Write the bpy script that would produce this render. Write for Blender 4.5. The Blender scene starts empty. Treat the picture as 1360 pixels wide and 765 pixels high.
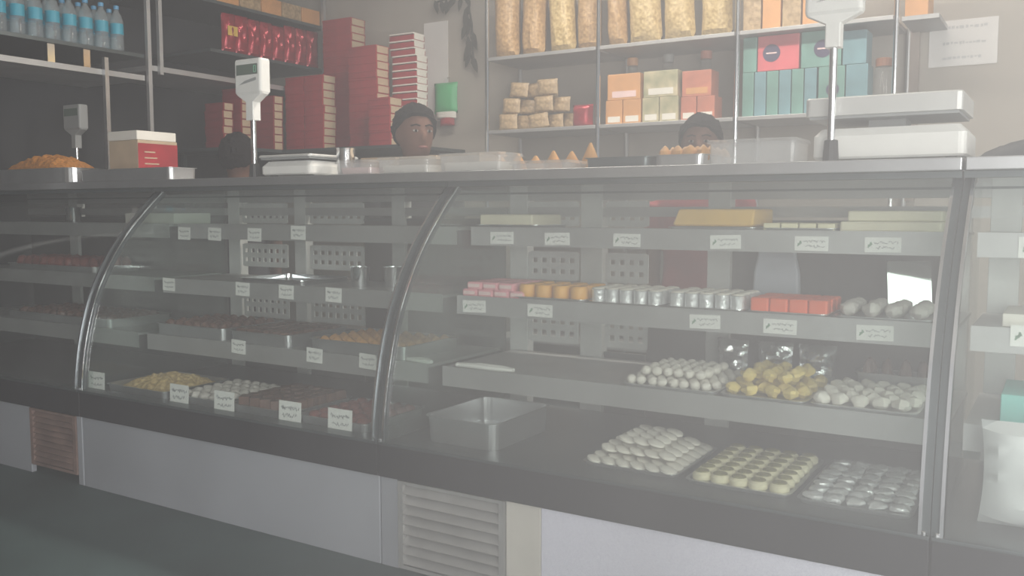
import bpy, bmesh, math, random
from mathutils import Vector, Matrix, noise
random.seed(7)
sc = bpy.context.scene
COL = sc.collection
PI = math.pi

# ------------------------------------------------------------------ camera, world, lights, exposure
cam_data = bpy.data.cameras.new('camera'); cam = bpy.data.objects.new('camera', cam_data); COL.objects.link(cam)
cam_data.sensor_width = 36.0; cam_data.lens = 36.0 * 1200.0 / 1360.0; cam_data.clip_start = 0.02
cam.location = (0, 0, 1.15)
cam.rotation_euler = (math.radians(90 - 4.86), 0, math.radians(31.65))
sc.camera = cam

world = bpy.data.worlds.new('world'); sc.world = world; world.use_nodes = True
bg = world.node_tree.nodes['Background']
bg.inputs[0].default_value = (0.86, 0.93, 1.0, 1); bg.inputs[1].default_value = 0.38

def area(name, loc, target, sx, sy, power, col):
    d = bpy.data.lights.new(name, 'AREA'); d.shape = 'RECTANGLE'; d.size = sx; d.size_y = sy; d.energy = power; d.color = col
    o = bpy.data.objects.new(name, d); COL.objects.link(o); o.location = loc
    o.rotation_euler = (Vector(target) - Vector(loc)).to_track_quat('-Z', 'Y').to_euler()
    return o
area('daylight_street', (2.6, 1.0, 1.6), (-0.6, 2.3, 0.9), 2.2, 2.4, 175, (1.0, 0.99, 0.975))
area('daylight_shopfront', (1.5, -0.85, 1.35), (0.25, 2.4, 0.5), 2.2, 2.0, 320, (1.0, 0.985, 0.98))
area('tube_light_ceiling', (-1.6, 3.6, 2.95), (-1.6, 3.6, 0), 2.4, 0.15, 90, (1.0, 0.93, 0.84))

vs = sc.view_settings
vs.view_transform = 'Standard'; vs.look = 'None'; vs.gamma = 1.0; vs.use_curve_mapping = False; vs.exposure = -0.24
sc.cycles.use_denoising = True
WL_ = -5.2
sc.cycles.max_bounces = 8; sc.cycles.transparent_max_bounces = 24; sc.cycles.volume_bounces = 0
GLARE_HAZE = {'haze': (0.036, WL_+0.02, -0.9, 2.15, 'thin haze volume imitating lens glare along the whole glass counter'),
        'glare_layer': (0.155, -1.5, 0.5, 2.146, 'thicker haze volume imitating lens glare before the bright display case'),
        'glare_layer_thick': (0.30, -0.9, 0.8, 2.142, 'thickest haze volume imitating lens glare before the far right case')}

# ------------------------------------------------------------------ materials
MATS = {}
def mat(name, col, rough=0.6, metal=0.0, var=0.08, scale=12.0, bump=0.0, spec=0.5, col2=None, thr=None):
    m = bpy.data.materials.new(name); m.use_nodes = True
    nt = m.node_tree; b = nt.nodes['Principled BSDF']
    b.inputs['Roughness'].default_value = rough; b.inputs['Metallic'].default_value = metal
    b.inputs['Specular IOR Level'].default_value = spec
    tc = nt.nodes.new('ShaderNodeTexCoord'); nz = nt.nodes.new('ShaderNodeTexNoise'); rp = nt.nodes.new('ShaderNodeValToRGB')
    nz.inputs['Scale'].default_value = scale; nz.inputs['Detail'].default_value = 4
    nt.links.new(tc.outputs['Object'], nz.inputs['Vector']); nt.links.new(nz.outputs['Fac'], rp.inputs['Fac'])
    a = [max(0, c * (1 - var)) for c in col]; z = [min(1, c * (1 + var)) for c in col]
    if col2: z = list(col2)
    lo, hi = thr or (0.3, 0.7)
    rp.color_ramp.elements[0].position = lo; rp.color_ramp.elements[1].position = hi
    rp.color_ramp.elements[0].color = (*a, 1); rp.color_ramp.elements[1].color = (*z, 1)
    nt.links.new(rp.outputs['Color'], b.inputs['Base Color'])
    if bump:
        bp = nt.nodes.new('ShaderNodeBump'); bp.inputs['Strength'].default_value = bump; bp.inputs['Distance'].default_value = 0.01
        nt.links.new(nz.outputs['Fac'], bp.inputs['Height']); nt.links.new(bp.outputs['Normal'], b.inputs['Normal'])
    MATS[name] = m
    return m
def glass(name, tint=(0.97, 0.99, 0.98), dust=0.03, ior=1.45, rough=0.02):
    m = bpy.data.materials.new(name); m.use_nodes = True; nt = m.node_tree; nt.nodes.clear()
    out = nt.nodes.new('ShaderNodeOutputMaterial'); tr = nt.nodes.new('ShaderNodeBsdfTransparent'); gl = nt.nodes.new('ShaderNodeBsdfGlossy')
    df = nt.nodes.new('ShaderNodeBsdfDiffuse'); lw = nt.nodes.new('ShaderNodeLayerWeight'); pw = nt.nodes.new('ShaderNodeMath'); fr = nt.nodes.new('ShaderNodeMapRange'); m1 = nt.nodes.new('ShaderNodeMixShader'); m2 = nt.nodes.new('ShaderNodeMixShader')
    tc = nt.nodes.new('ShaderNodeTexCoord'); nz = nt.nodes.new('ShaderNodeTexNoise'); mr = nt.nodes.new('ShaderNodeMapRange')
    tr.inputs[0].default_value = (*tint, 1); gl.inputs['Roughness'].default_value = rough; df.inputs[0].default_value = (0.85, 0.87, 0.88, 1)
    lw.inputs['Blend'].default_value = 0.5; pw.operation = 'POWER'; pw.inputs[1].default_value = 5.0; f0 = ((ior-1)/(ior+1))**2
    fr.inputs['To Min'].default_value = f0; fr.inputs['To Max'].default_value = 0.9; nz.inputs['Scale'].default_value = 3.0; nz.inputs['Detail'].default_value = 6
    mr.inputs['From Min'].default_value = 0.3; mr.inputs['From Max'].default_value = 0.75; mr.inputs['To Min'].default_value = dust * 0.6; mr.inputs['To Max'].default_value = dust * 1.5
    L = nt.links.new
    L(tc.outputs['Object'], nz.inputs['Vector']); L(nz.outputs['Fac'], mr.inputs['Value'])
    L(lw.outputs['Facing'], pw.inputs[0]); L(pw.outputs[0], fr.inputs['Value']); L(fr.outputs[0], m1.inputs[0]); L(tr.outputs[0], m1.inputs[1]); L(gl.outputs[0], m1.inputs[2])
    L(mr.outputs[0], m2.inputs[0]); L(m1.outputs[0], m2.inputs[1]); L(df.outputs[0], m2.inputs[2]); L(m2.outputs[0], out.inputs['Surface'])
    MATS[name] = m
    return m

mat('floor', (0.045, 0.075, 0.075), 0.6, var=0.25, scale=3)
mat('plaster', (0.43, 0.395, 0.35), 0.9, var=0.06, scale=2.5, bump=0.1)
mat('dark_paint', (0.035, 0.037, 0.04), 0.8, var=0.3, scale=3)
mat('ceiling', (0.55, 0.52, 0.48), 0.9)
mat('steel', (0.62, 0.63, 0.64), 0.32, 0.85, var=0.08, scale=6)
mat('steel_dull', (0.50, 0.50, 0.50), 0.5, 0.6, var=0.1, scale=5)
mat('chrome', (0.85, 0.86, 0.88), 0.12, 1.0, var=0.03)
mat('grey_frame', (0.10, 0.12, 0.125), 0.35, 0.5, var=0.1)
mat('band', (0.022, 0.022, 0.026), 0.35, 0.0, var=0.2, scale=4)
mat('kick', (0.42, 0.44, 0.48), 0.5, 0.3, var=0.12, scale=2.0)
mat('kick_pattern', (0.74, 0.75, 0.88), 0.55, 0.0, var=0.1, scale=260, col2=(0.86, 0.87, 0.97))
mat('cream_paint', (0.66, 0.64, 0.58), 0.6, var=0.05)
mat('slat', (0.55, 0.55, 0.54), 0.35, 0.5, var=0.12)
mat('slat_brown', (0.20, 0.13, 0.11), 0.7, var=0.3)
mat('deck', (0.10, 0.11, 0.115), 0.3, 0.4, var=0.2, scale=3)
mat('back_panel', (0.30, 0.30, 0.30), 0.6, 0.2, var=0.1)
mat('door_dark', (0.07, 0.065, 0.065), 0.45, var=0.2, scale=4)
mat('perforated', (0.62, 0.63, 0.62), 0.5, 0.2)
glass('glass_curved', dust=0.024); glass('glass_flat', dust=0.02); glass('glass_jar', (0.9, 0.9, 0.88), dust=0.08); glass('clear_plastic', (0.93, 0.93, 0.93), dust=0.16)
glass('bottle_plastic', (0.75, 0.88, 0.92), dust=0.2)
glass('foil_window', (0.9, 0.9, 0.9), dust=0.3, ior=1.8, rough=0.12)
mat('card', (0.86, 0.86, 0.83), 0.7, var=0.03)
mat('ink', (0.22, 0.23, 0.24), 0.7)
mat('ink_green', (0.16, 0.30, 0.20), 0.7)
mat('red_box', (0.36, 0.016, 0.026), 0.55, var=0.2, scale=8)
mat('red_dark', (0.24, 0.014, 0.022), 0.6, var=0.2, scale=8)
mat('cream_box', (0.52, 0.40, 0.27), 0.7, var=0.1)
mat('white_box', (0.80, 0.77, 0.70), 0.7, var=0.04)
mat('red_foil', (0.36, 0.015, 0.03), 0.22, 0.25, var=0.3, scale=20, bump=0.5)
mat('yellow_print', (0.75, 0.50, 0.10), 0.5)
mat('snack_bag', (0.48, 0.27, 0.10), 0.35, var=0.3, scale=60, bump=0.4, col2=(0.64, 0.42, 0.20))
mat('snack_yellow', (0.56, 0.37, 0.12), 0.35, var=0.3, scale=60, bump=0.4, col2=(0.78, 0.60, 0.30))
mat('snack_tan', (0.42, 0.28, 0.14), 0.4, var=0.3, scale=50, bump=0.4, col2=(0.60, 0.44, 0.26))
mat('orange_sweet', (0.60, 0.30, 0.08), 0.6, var=0.2, scale=30)
mat('orange_snack', (0.62, 0.26, 0.05), 0.6, var=0.3, scale=80, bump=0.5)
mat('amber_sweet', (0.85, 0.42, 0.06), 0.45, var=0.1)
mat('coral_sweet', (0.85, 0.13, 0.04), 0.5, var=0.1)
mat('yellow_sweet', (0.80, 0.62, 0.20), 0.6, var=0.2, scale=40)
mat('white_sweet', (0.84, 0.80, 0.72), 0.6, var=0.06, scale=40)
mat('cream_sweet', (0.82, 0.76, 0.52), 0.6, var=0.06, scale=40)
mat('grey_sweet', (0.55, 0.52, 0.48), 0.5, var=0.2, scale=60)
mat('brown_sweet', (0.13, 0.06, 0.04), 0.4, var=0.25, scale=30)
mat('red_sweet', (0.20, 0.045, 0.035), 0.4, var=0.25, scale=30)
mat('pistachio', (0.22, 0.20, 0.06), 0.8, var=0.4, scale=120, col2=(0.42, 0.38, 0.15))
mat('silver_leaf', (0.84, 0.85, 0.86), 0.25, 0.45, var=0.15, scale=60, bump=0.5)
mat('pink_wrap', (0.78, 0.32, 0.36), 0.4, var=0.15)
mat('pink_pale', (0.85, 0.62, 0.60), 0.5, var=0.1)
mat('gold_block', (0.86, 0.52, 0.10), 0.5, var=0.08)
mat('cream_slab', (0.74, 0.69, 0.52), 0.6, var=0.06)
mat('orange_carton', (0.66, 0.33, 0.13), 0.5, var=0.12)
mat('green_carton', (0.36, 0.38, 0.22), 0.5, var=0.25, scale=14, col2=(0.68, 0.58, 0.38))
mat('coral_carton', (0.55, 0.19, 0.12), 0.5, var=0.2)
mat('teal_box', (0.15, 0.31, 0.27), 0.45, var=0.2, scale=10)
mat('blue_teal_box', (0.16, 0.30, 0.34), 0.45, var=0.2, scale=10)
mat('pink_box', (0.66, 0.12, 0.14), 0.45, var=0.2, scale=6)
mat('print_dark', (0.05, 0.04, 0.10), 0.5)
mat('brown_lid', (0.25, 0.10, 0.05), 0.5)
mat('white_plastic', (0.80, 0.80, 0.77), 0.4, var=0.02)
mat('grey_plastic', (0.30, 0.31, 0.31), 0.45, var=0.05)
mat('black_plastic', (0.02, 0.02, 0.022), 0.5)
mat('lcd', (0.10, 0.14, 0.11), 0.2)
mat('lcd_digit', (0.25, 0.75, 0.50), 0.5)
mat('plate_grey', (0.62, 0.62, 0.60), 0.4, 0.3, var=0.04)
mat('skin', (0.17, 0.085, 0.06), 0.75, var=0.08, spec=0.2)
mat('hair', (0.010, 0.008, 0.008), 0.95, var=0.3, scale=60, bump=0.8, spec=0.08)
mat('eye_white', (0.32, 0.30, 0.28), 0.4); mat('lip', (0.22, 0.07, 0.06), 0.5)
mat('shirt_dark', (0.06, 0.06, 0.07), 0.85); mat('shirt_red', (0.32, 0.03, 0.04), 0.85); mat('shirt_maroon', (0.16, 0.05, 0.05), 0.85)
mat('trouser', (0.05, 0.05, 0.06), 0.9)
mat('bottle_label', (0.05, 0.38, 0.52), 0.4); mat('bottle_cap', (0.10, 0.35, 0.60), 0.4)
mat('leaf_dark', (0.05, 0.05, 0.04), 0.8); mat('green_pouch', (0.06, 0.42, 0.16), 0.4)
mat('white_sheet', (0.74, 0.72, 0.70), 0.8, var=0.03); mat('white_bag', (0.86, 0.87, 0.88), 0.45, var=0.03, bump=0.3, scale=9)
mat('teal_carton', (0.18, 0.55, 0.50), 0.5); mat('black_bag', (0.03, 0.035, 0.04), 0.6, bump=0.4)
mat('brown_post', (0.36, 0.30, 0.26), 0.7)
mat('mirror_steel', (0.92, 0.93, 0.94), 0.06, 1.0, var=0.02); mat('grey_paper', (0.42, 0.44, 0.50), 0.8)
mat('silver_foil', (0.75, 0.76, 0.78), 0.25, 0.9, var=0.2, scale=25, bump=0.8)

# ------------------------------------------------------------------ mesh helpers (authored in world coordinates)
ORG = {}
class MB:
    def __init__(s): s.v = []; s.f = []
    def add(s, vs, fs):
        o = len(s.v); s.v += [tuple(p) for p in vs]; s.f += [tuple(i + o for i in f) for f in fs]; return s
    def box(s, x0, x1, y0, y1, z0, z1):
        return s.add([(x0,y0,z0),(x1,y0,z0),(x1,y1,z0),(x0,y1,z0),(x0,y0,z1),(x1,y0,z1),(x1,y1,z1),(x0,y1,z1)],
                     [(0,3,2,1),(4,5,6,7),(0,1,5,4),(1,2,6,5),(2,3,7,6),(3,0,4,7)])
    def obox(s, c, h, R):
        vs = [Vector(c) + R @ Vector((sx*h[0], sy*h[1], sz*h[2])) for sz in (-1,1) for sx, sy in ((-1,-1),(1,-1),(1,1),(-1,1))]
        return s.add(vs, [(0,3,2,1),(4,5,6,7),(0,1,5,4),(1,2,6,5),(2,3,7,6),(3,0,4,7)])
    def loft(s, rings, cap=True, closed=False):
        n = len(rings[0]); vs = [p for r in rings for p in r]; fs = []
        m = len(rings)
        for k in range(m if closed else m - 1):
            a = k * n; b = ((k + 1) % m) * n
            for i in range(n):
                j = (i + 1) % n; fs.append((a+i, a+j, b+j, b+i))
        if cap and not closed:
            fs.append(tuple(range(n - 1, -1, -1))); fs.append(tuple(range((m-1)*n, m*n)))
        return s.add(vs, fs)
    def lathe(s, prof, c, n=20, cap=True):
        return s.loft([[(c[0] + r*math.cos(2*PI*i/n), c[1] + r*math.sin(2*PI*i/n), c[2] + z) for i in range(n)] for r, z in prof], cap)
    def tube(s, pts, r, n=8):
        pts = [Vector(p) for p in pts]; rs = r if isinstance(r, (list, tuple)) else [r]*len(pts); rings = []
        for k, p in enumerate(pts):
            t = (pts[min(k+1, len(pts)-1)] - pts[max(k-1, 0)]).normalized()
            u = t.cross(Vector((0,0,1)) if abs(t.z) < 0.95 else Vector((1,0,0))).normalized(); w = t.cross(u)
            rings.append([p + rs[k]*(u*math.cos(2*PI*i/n) + w*math.sin(2*PI*i/n)) for i in range(n)])
        return s.loft(rings)
    def ell(s, c, r, nu=14, nv=9, R=None):
        rings = []
        for k in range(nv):
            th = PI*(0.04 + 0.92*k/(nv-1)) ; ring = []
            for i in range(nu):
                p = Vector((r[0]*math.sin(th)*math.cos(2*PI*i/nu), r[1]*math.sin(th)*math.sin(2*PI*i/nu), -r[2]*math.cos(th)))
                ring.append(Vector(c) + (R @ p if R else p))
            rings.append(ring)
        return s.loft(rings)
    def mesh(s, name, origin=(0,0,0)):
        me = bpy.data.meshes.new(name); o = origin
        me.from_pydata([(p[0]-o[0], p[1]-o[1], p[2]-o[2]) for p in s.v], [], s.f); me.update(); 
        bm = bmesh.new(); bm.from_mesh(me); bmesh.ops.recalc_face_normals(bm, faces=bm.faces); bm.to_mesh(me); bm.free()
        return me
    def build(s, name, m, parent=None, smooth=False, bevel=0.0, origin=None):
        o0 = ORG[parent.name] if parent else (origin or s.base())
        me = s.mesh(name, o0); me.materials.append(MATS[m] if isinstance(m, str) else m)
        if smooth: 
            for p in me.polygons: p.use_smooth = True
            me.set_sharp_from_angle(angle=0.6)
        o = bpy.data.objects.new(name, me); COL.objects.link(o)
        if parent: o.parent = parent
        else: o.location = o0
        ORG[o.name] = o0
        if bevel:
            b = o.modifiers.new('bevel', 'BEVEL'); b.width = bevel; b.segments = 2; b.limit_method = 'ANGLE'
        return o
    def base(s):
        xs, ys, zs = zip(*s.v); return ((min(xs)+max(xs))/2, (min(ys)+max(ys))/2, min(zs))

def tag(o, label=None, cat=None, group=None, kind=None):
    if label: o['label'] = label
    if cat: o['category'] = cat
    if group: o['group'] = group
    if kind: o['kind'] = kind
    return o
def thing(name, label, cat, loc=(0,0,0), group=None):
    o = bpy.data.objects.new(name, None); COL.objects.link(o); o.location = loc; o.empty_display_size = 0.05; ORG[o.name] = tuple(loc)
    return tag(o, label, cat, group)
def dup(root, loc, rot=None, label=None, group=None, scale=None):
    r = root.copy(); COL.objects.link(r); r.location = loc
    if rot is not None: r.rotation_euler = rot
    if scale is not None: r.scale = scale
    if label: r['label'] = label
    if group: r['group'] = group
    ORG[r.name] = tuple(loc)
    for ch in root.children:
        c = ch.copy(); COL.objects.link(c); c.parent = r
        for g in ch.children:
            d = g.copy(); COL.objects.link(d); d.parent = c
    return r
class Proto:
    """first use moves the prototype itself, later uses copy it"""
    def __init__(s, root): s.root = root; s.used = False
    def put(s, loc, rot=None, label=None, group=None, scale=None):
        if not s.used:
            s.used = True; r = s.root; r.location = loc
            if rot is not None: r.rotation_euler = rot
            if scale is not None: r.scale = scale
            tag(r, label, None, group); ORG[r.name] = tuple(loc); return r
        return dup(s.root, loc, rot, label, group, scale)
ORD = ['zeroth','first','second','third','fourth','fifth','sixth','seventh','eighth','ninth','tenth','eleventh','twelfth','thirteenth','fourteenth','fifteenth','sixteenth','seventeenth','eighteenth','nineteenth','twentieth']
def rr(cx, cy, hx, hy, r, z, n=4):
    pts = []
    for k, (sx, sy) in enumerate(((1,1),(-1,1),(-1,-1),(1,-1))):
        for i in range(n + 1):
            a = PI/2*k + PI/2*i/n
            pts.append((cx + sx*(hx - r) + r*math.cos(a), cy + sy*(hy - r) + r*math.sin(a), z))
    return pts
def tray_mb(x0, x1, y0, y1, z, h, r=0.025, flare=0.008, t=0.003, rim=0.006, n=5):
    cx, cy, hx, hy = (x0+x1)/2, (y0+y1)/2, (x1-x0)/2, (y1-y0)/2
    L = []
    L.append(rr(cx, cy, hx-flare, hy-flare, r, z, n)); L.append(rr(cx, cy, hx-rim, hy-rim, r, z+h-0.003, n))
    L.append(rr(cx, cy, hx, hy, r, z+h-0.002, n)); L.append(rr(cx, cy, hx, hy, r, z+h, n))
    L.append(rr(cx, cy, hx-rim-t, hy-rim-t, r, z+h, n)); L.append(rr(cx, cy, hx-flare-t, hy-flare-t, r, z+t, n))
    return MB().loft(L)
def tray(name, label, x0, x1, y0, y1, z, h, m='steel', group=None, **k):
    return tag(tray_mb(x0, x1, y0, y1, z, h, **k).build(name, m), label, 'tray', group)
def pouch_mb(w, d, h, seed=0, taper=0.0, nu=10, nv=12, wr=0.004):
    """standing sealed pouch, base at origin, front to -y"""
    mb = MB()
    for sgn in (-1, 1):
        vs = []
        for j in range(nv + 1):
            v = -1 + 2*j/nv
            for i in range(nu + 1):
                u = -1 + 2*i/nu
                th = d/2 * max(0, 1-abs(u)**3)**0.7 * max(0, 1-abs(v)**5)**0.6
                wr_ = wr*noise.noise(Vector((u*2.2+seed, v*3+sgn, seed*1.7))) * (1 if th > 0 else 0)
                ww = w/2*(1 - taper*(v+1)/2) * (1 - 0.06*(1-v*v))
                vs.append((u*ww, sgn*(th + wr_) , h/2*(v+1)))
        fs = [(j*(nu+1)+i, j*(nu+1)+i+1, (j+1)*(nu+1)+i+1, (j+1)*(nu+1)+i) for j in range(nv) for i in range(nu)]
        mb.add(vs, fs)
    return mb

# ------------------------------------------------------------------ the setting
def struct(name, mb, m): return tag(mb.build(name, m), kind='structure')
WB = 4.95; WL = -5.2
struct('floor', MB().box(WL, 3.0, -4.0, WB, -0.05, 0.0), 'floor')
struct('wall_back', MB().box(WL, 3.0, WB, WB+0.1, 0, 3.1), 'plaster')
struct('wall_left', MB().box(WL-0.1, WL, -0.9, WB, 0, 3.1), 'dark_paint')
struct('ceiling', MB().box(WL-0.1, 3.0, -0.9, WB+0.1, 3.1, 3.2), 'ceiling')
struct('wall_front_blocker', MB().box(WL-0.1, -1.3, -1.0, -0.9, 0, 3.1), 'plaster')  # unseen front wall, added to keep sky light off the left half
struct('trim_1', MB().box(-0.715, -0.672, WB-0.035, WB-0.001, 1.2, 3.0), 'brown_post')

# added haze volume imitating lens glare, denser towards the brighter right end
def glare_haze_box(name, dens, x0, y0, y1, label, parent=None):
    hm = bpy.data.materials.new(name); hm.use_nodes = True; nt = hm.node_tree; nt.nodes.clear()
    out = nt.nodes.new('ShaderNodeOutputMaterial'); vsn = nt.nodes.new('ShaderNodeVolumeScatter')
    vsn.inputs['Color'].default_value = (0.975, 0.97, 1.0, 1); vsn.inputs['Density'].default_value = dens; vsn.inputs['Anisotropy'].default_value = 0.35
    nt.links.new(vsn.outputs[0], out.inputs['Volume'])
    MATS[name] = hm
    o = MB().box(x0, 2.9, y0, y1, 0.01, 3.05).build(name, name, parent)
    return o if parent else tag(o, label, 'haze', kind='stuff')
hz = None
for nm, args in GLARE_HAZE.items():
    o = glare_haze_box(nm, *args, parent=hz); hz = hz or o

# ------------------------------------------------------------------ display cases
PROF = [(2.215,0.405),(2.220,0.47),(2.231,0.55),(2.247,0.63),(2.268,0.71),(2.295,0.79),(2.333,0.87),(2.383,0.955),(2.45,1.045),(2.52,1.12),(2.58,1.178),(2.64,1.232)]
def refine(P, k=4):
    out = []
    for i in range(len(P)-1):
        a, b, c, d = P[max(i-1,0)], P[i], P[i+1], P[min(i+2,len(P)-1)]
        for j in range(k):
            t = j/k
            out.append(tuple(0.5*((2*b[q]) + (c[q]-a[q])*t + (2*a[q]-5*b[q]+4*c[q]-d[q])*t*t + (3*b[q]-a[q]-3*c[q]+d[q])*t**3) for q in (0,1)))
    return out + [P[-1]]
PROF = refine(PROF)
def offset(prof, d):
    out = []
    for k, (y, z) in enumerate(prof):
        a = prof[max(k-1,0)]; b = prof[min(k+1,len(prof)-1)]; ty, tz = b[0]-a[0], b[1]-a[1]; L = math.hypot(ty, tz)
        out.append((y - tz/L*d, z + ty/L*d))
    return out
def swept(x0, x1, d0, d1, prof=PROF):
    """band following the curved front between offsets d0 (inner) and d1 (outer)"""
    A = offset(prof, d0); B = offset(prof, d1)
    return MB().loft([[(x0,a[0],a[1]),(x1,a[0],a[1]),(x1,b[0],b[1]),(x0,b[0],b[1])] for a, b in zip(A, B)])
YB = 3.0
SH = [(2.70, 1.09, 0.062), (2.61, 0.85, 0.062), (2.52, 0.61, 0.065)]
def make_case(x0, x1, label, kick, columns, panels, doors=(), posts=(True, True)):
    c = thing('display_case', label, 'display case', ((x0+x1)/2, 2.6, 0), 'glass sweet display cases in one row')
    e = 0.002; a, b = x0+e, x1-e
    MB().box(a, b, 2.235, YB+0.02, 0.30, 0.385).build('base_tank', 'back_panel', c)
    MB().box(a, b, 2.206, 2.234, 0.297, 0.402).build('front_band', 'band', c, bevel=0.003)
    MB().box(a, b, 2.20, 2.26, 0.4025, 0.412).build('glass_channel', 'grey_frame', c, bevel=0.002)
    MB().box(a+0.001, b-0.001, 2.262, YB, 0.386, 0.405).build('deck', 'deck', c)
    for (k0, k1, m, nm) in kick:
        MB().box(k0, k1, 2.218, 2.24, 0.0, 0.296).build(nm, m, c, bevel=0.002)
    swept(a+0.028, b-0.028, -0.003, 0.003).build('curved_glass', 'glass_curved', c, smooth=True)
    for s, xx in ((0, x0), (1, x1)):
        if not posts[s]: continue
        p0, p1 = (xx+0.001, xx+0.026) if s == 0 else (xx-0.026, xx-0.001)
        po = swept(p0, p1, -0.012, 0.007).build('curved_post', 'grey_frame', c, smooth=True)
        q0, q1 = (p1-0.0075, p1+0.0005) if s == 0 else (p0-0.0005, p0+0.0075)
        swept(q0, q1, 0.0072, 0.0125).build('chrome_edge', 'chrome', po, smooth=True)
        MB().lathe([(0.006,0),(0.006,0.008),(0.003,0.010)], ((p0+p1)/2, 2.203, 0.413), 8).build('screw', 'chrome', po)
        # clear side pane
        pr = offset(PROF, -0.012); xs = p0+0.010
        MB().loft([[(xx_, y, z) for (y, z) in pr] + [(xx_, YB-0.005, 1.232), (xx_, YB-0.005, 0.413)] for xx_ in (xs, xs+0.005)]).build('side_glass', 'glass_flat', c)
    for i, (yf, z, lip) in enumerate(SH):
        s = MB().box(a+0.03, b-0.03, yf+0.004, YB-0.002, z-0.010, z).build('shelf', 'steel_dull', c)
        MB().box(a+0.03, b-0.03, yf, yf+0.0035, z-lip, z+0.004).build('shelf_lip', 'steel_dull', s)
    for (k0, k1) in columns:
        MB().box(k0, k1, YB+0.002, YB+0.05, 0.387, 1.25).build('back_column', 'perforated', c, bevel=0.002)
    for (k0, k1, z0, z1) in panels:
        nx = max(3, round((k1-k0)/0.042)); nz_ = 2; mb = MB()
        px = (k1-k0)/nx; pz = (z1-z0)/nz_
        for i in range(nx+1): 
            xc = k0 + i*px; mb.box(xc-0.009, xc+0.009, YB+0.008, YB+0.014, z0-0.009, z1+0.009)
        for j in range(nz_+1):
            zc = z0 + j*pz; mb.box(k0, k1, YB+0.0085, YB+0.0135, zc-0.012, zc+0.012)
        mb.build('perforated_panel', 'perforated', c)
    for (k0, k1, z0, z1) in doors:
        d = MB().box(k0, k1, YB+0.012, YB+0.022, z0, z1).build('sliding_door', 'door_dark', c)
        MB().box(k0, k1, YB+0.008, YB+0.0115, z1-0.012, z1).build('door_rail', 'grey_frame', d)
    r = MB().box(a, b, YB+0.003, YB+0.04, 1.19, 1.25).build('back_rail', 'steel_dull', c)
    MB().box(a, b, YB-0.002, YB+0.0025, 1.215, 1.222).build('rail_groove', 'grey_frame', r)
    MB().box(a, b, YB+0.003, YB+0.03, 1.13, 1.165).build('back_rail', 'steel_dull', c)
    MB().box(a, b, 2.60, 2.66, 1.236, 1.253).build('top_channel', 'grey_frame', c)
    return c
P0, P1, P2 = -3.475, -1.87, -0.24
def perf(k0, k1): return [(k0, k1, 1.105, 1.175), (k0, k1, 0.90, 0.985), (k0, k1, 0.66, 0.755)]
caseA = make_case(-5.15, P0, 'display case at the far left with a brown louvred vent', [(-5.14,-3.86,'kick','kick_panel'),(-3.515,-3.48,'kick','kick_panel')], [(-4.75,-4.67)], [], doors=[(-4.66,P0-0.02,0.39,1.12),(-5.14,-4.76,0.39,1.12)], posts=(False, True))
caseB = make_case(P0, P1, 'display case above the long plain blue-grey kick panel', [(P0+0.003,P1-0.003,'kick','kick_panel')], [(-3.46,-3.38),(-3.02,-2.95),(-2.45,-2.38)], perf(-3.36,-3.08)+perf(-2.92,-2.62), doors=[(-2.375,P1-0.02,0.39,1.12),(-2.61,-2.455,0.39,1.12),(-2.94,-2.62,0.39,0.63),(-3.375,-3.03,0.39,0.63)])
caseC = make_case(P1, P2, 'brightest display case, with trays of white sweets and grey louvred vent', [(P1+0.003,-1.80,'kick','kick_panel'),(-1.388,-1.27,'cream_paint','cream_panel'),(-1.268,P2-0.003,'kick_pattern','patterned_panel')], [(-1.86,-1.78),(-1.55,-1.46),(-1.06,-0.98)], perf(-1.77,-1.57)+perf(-1.44,-1.29), doors=[(-0.975,P2-0.07,0.39,1.12),(-1.285,-1.065,0.39,0.84),(-1.455,-1.29,0.39,0.63)])
caseD = make_case(P2, 1.2, 'display case at the far right end holding a white bag', [(P2+0.003,1.195,'kick_pattern','patterned_panel')], [(-0.20,-0.12)], [], posts=(True, True))
# louvred vents, one slat per piece
def louvre(case, x0, x1, z0, z1, n, m, y=2.218):
    f = MB().box(x0, x1, y+0.018, y+0.022, z0, z1).build('vent_backing', 'black_plastic', case)
    for (k0, k1, j0, j1) in ((x0, x0+0.02, z0, z1), (x1-0.02, x1, z0, z1), (x0+0.0205, x1-0.0205, z0, z0+0.012), (x0+0.0205, x1-0.0205, z1-0.010, z1)):
        MB().box(k0, k1, y-0.004, y+0.0175, j0, j1).build('vent_frame', m, case)
    R = Matrix.Rotation(math.radians(-48), 3, 'X')
    h = (z1-z0-0.024)/n
    for i in range(n):
        zc = z0 + 0.013 + h*(i+0.5)
        MB().obox(((x0+x1)/2, y+0.005, zc), ((x1-x0)/2-0.021, 0.0016, h*0.50), R).build('slat', m, case)
louvre(caseC, -1.795, -1.392, 0.005, 0.292, 8, 'slat')
louvre(caseA, -3.855, -3.52, 0.04, 0.292, 9, 'slat_brown')

# worktops
wt = MB().box(-5.15, P2-0.002, 2.58, 3.06, 1.254, 1.288)
tag(wt.build('worktop', 'steel', bevel=0.003), 'long brushed steel worktop running over the three left cases', 'worktop')
tag(MB().box(P2+0.006, 1.2, 2.58, 3.06, 1.254, 1.288).build('worktop', 'steel', bevel=0.003), 'short steel worktop over the far right case', 'worktop')
WT = 1.2885

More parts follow.
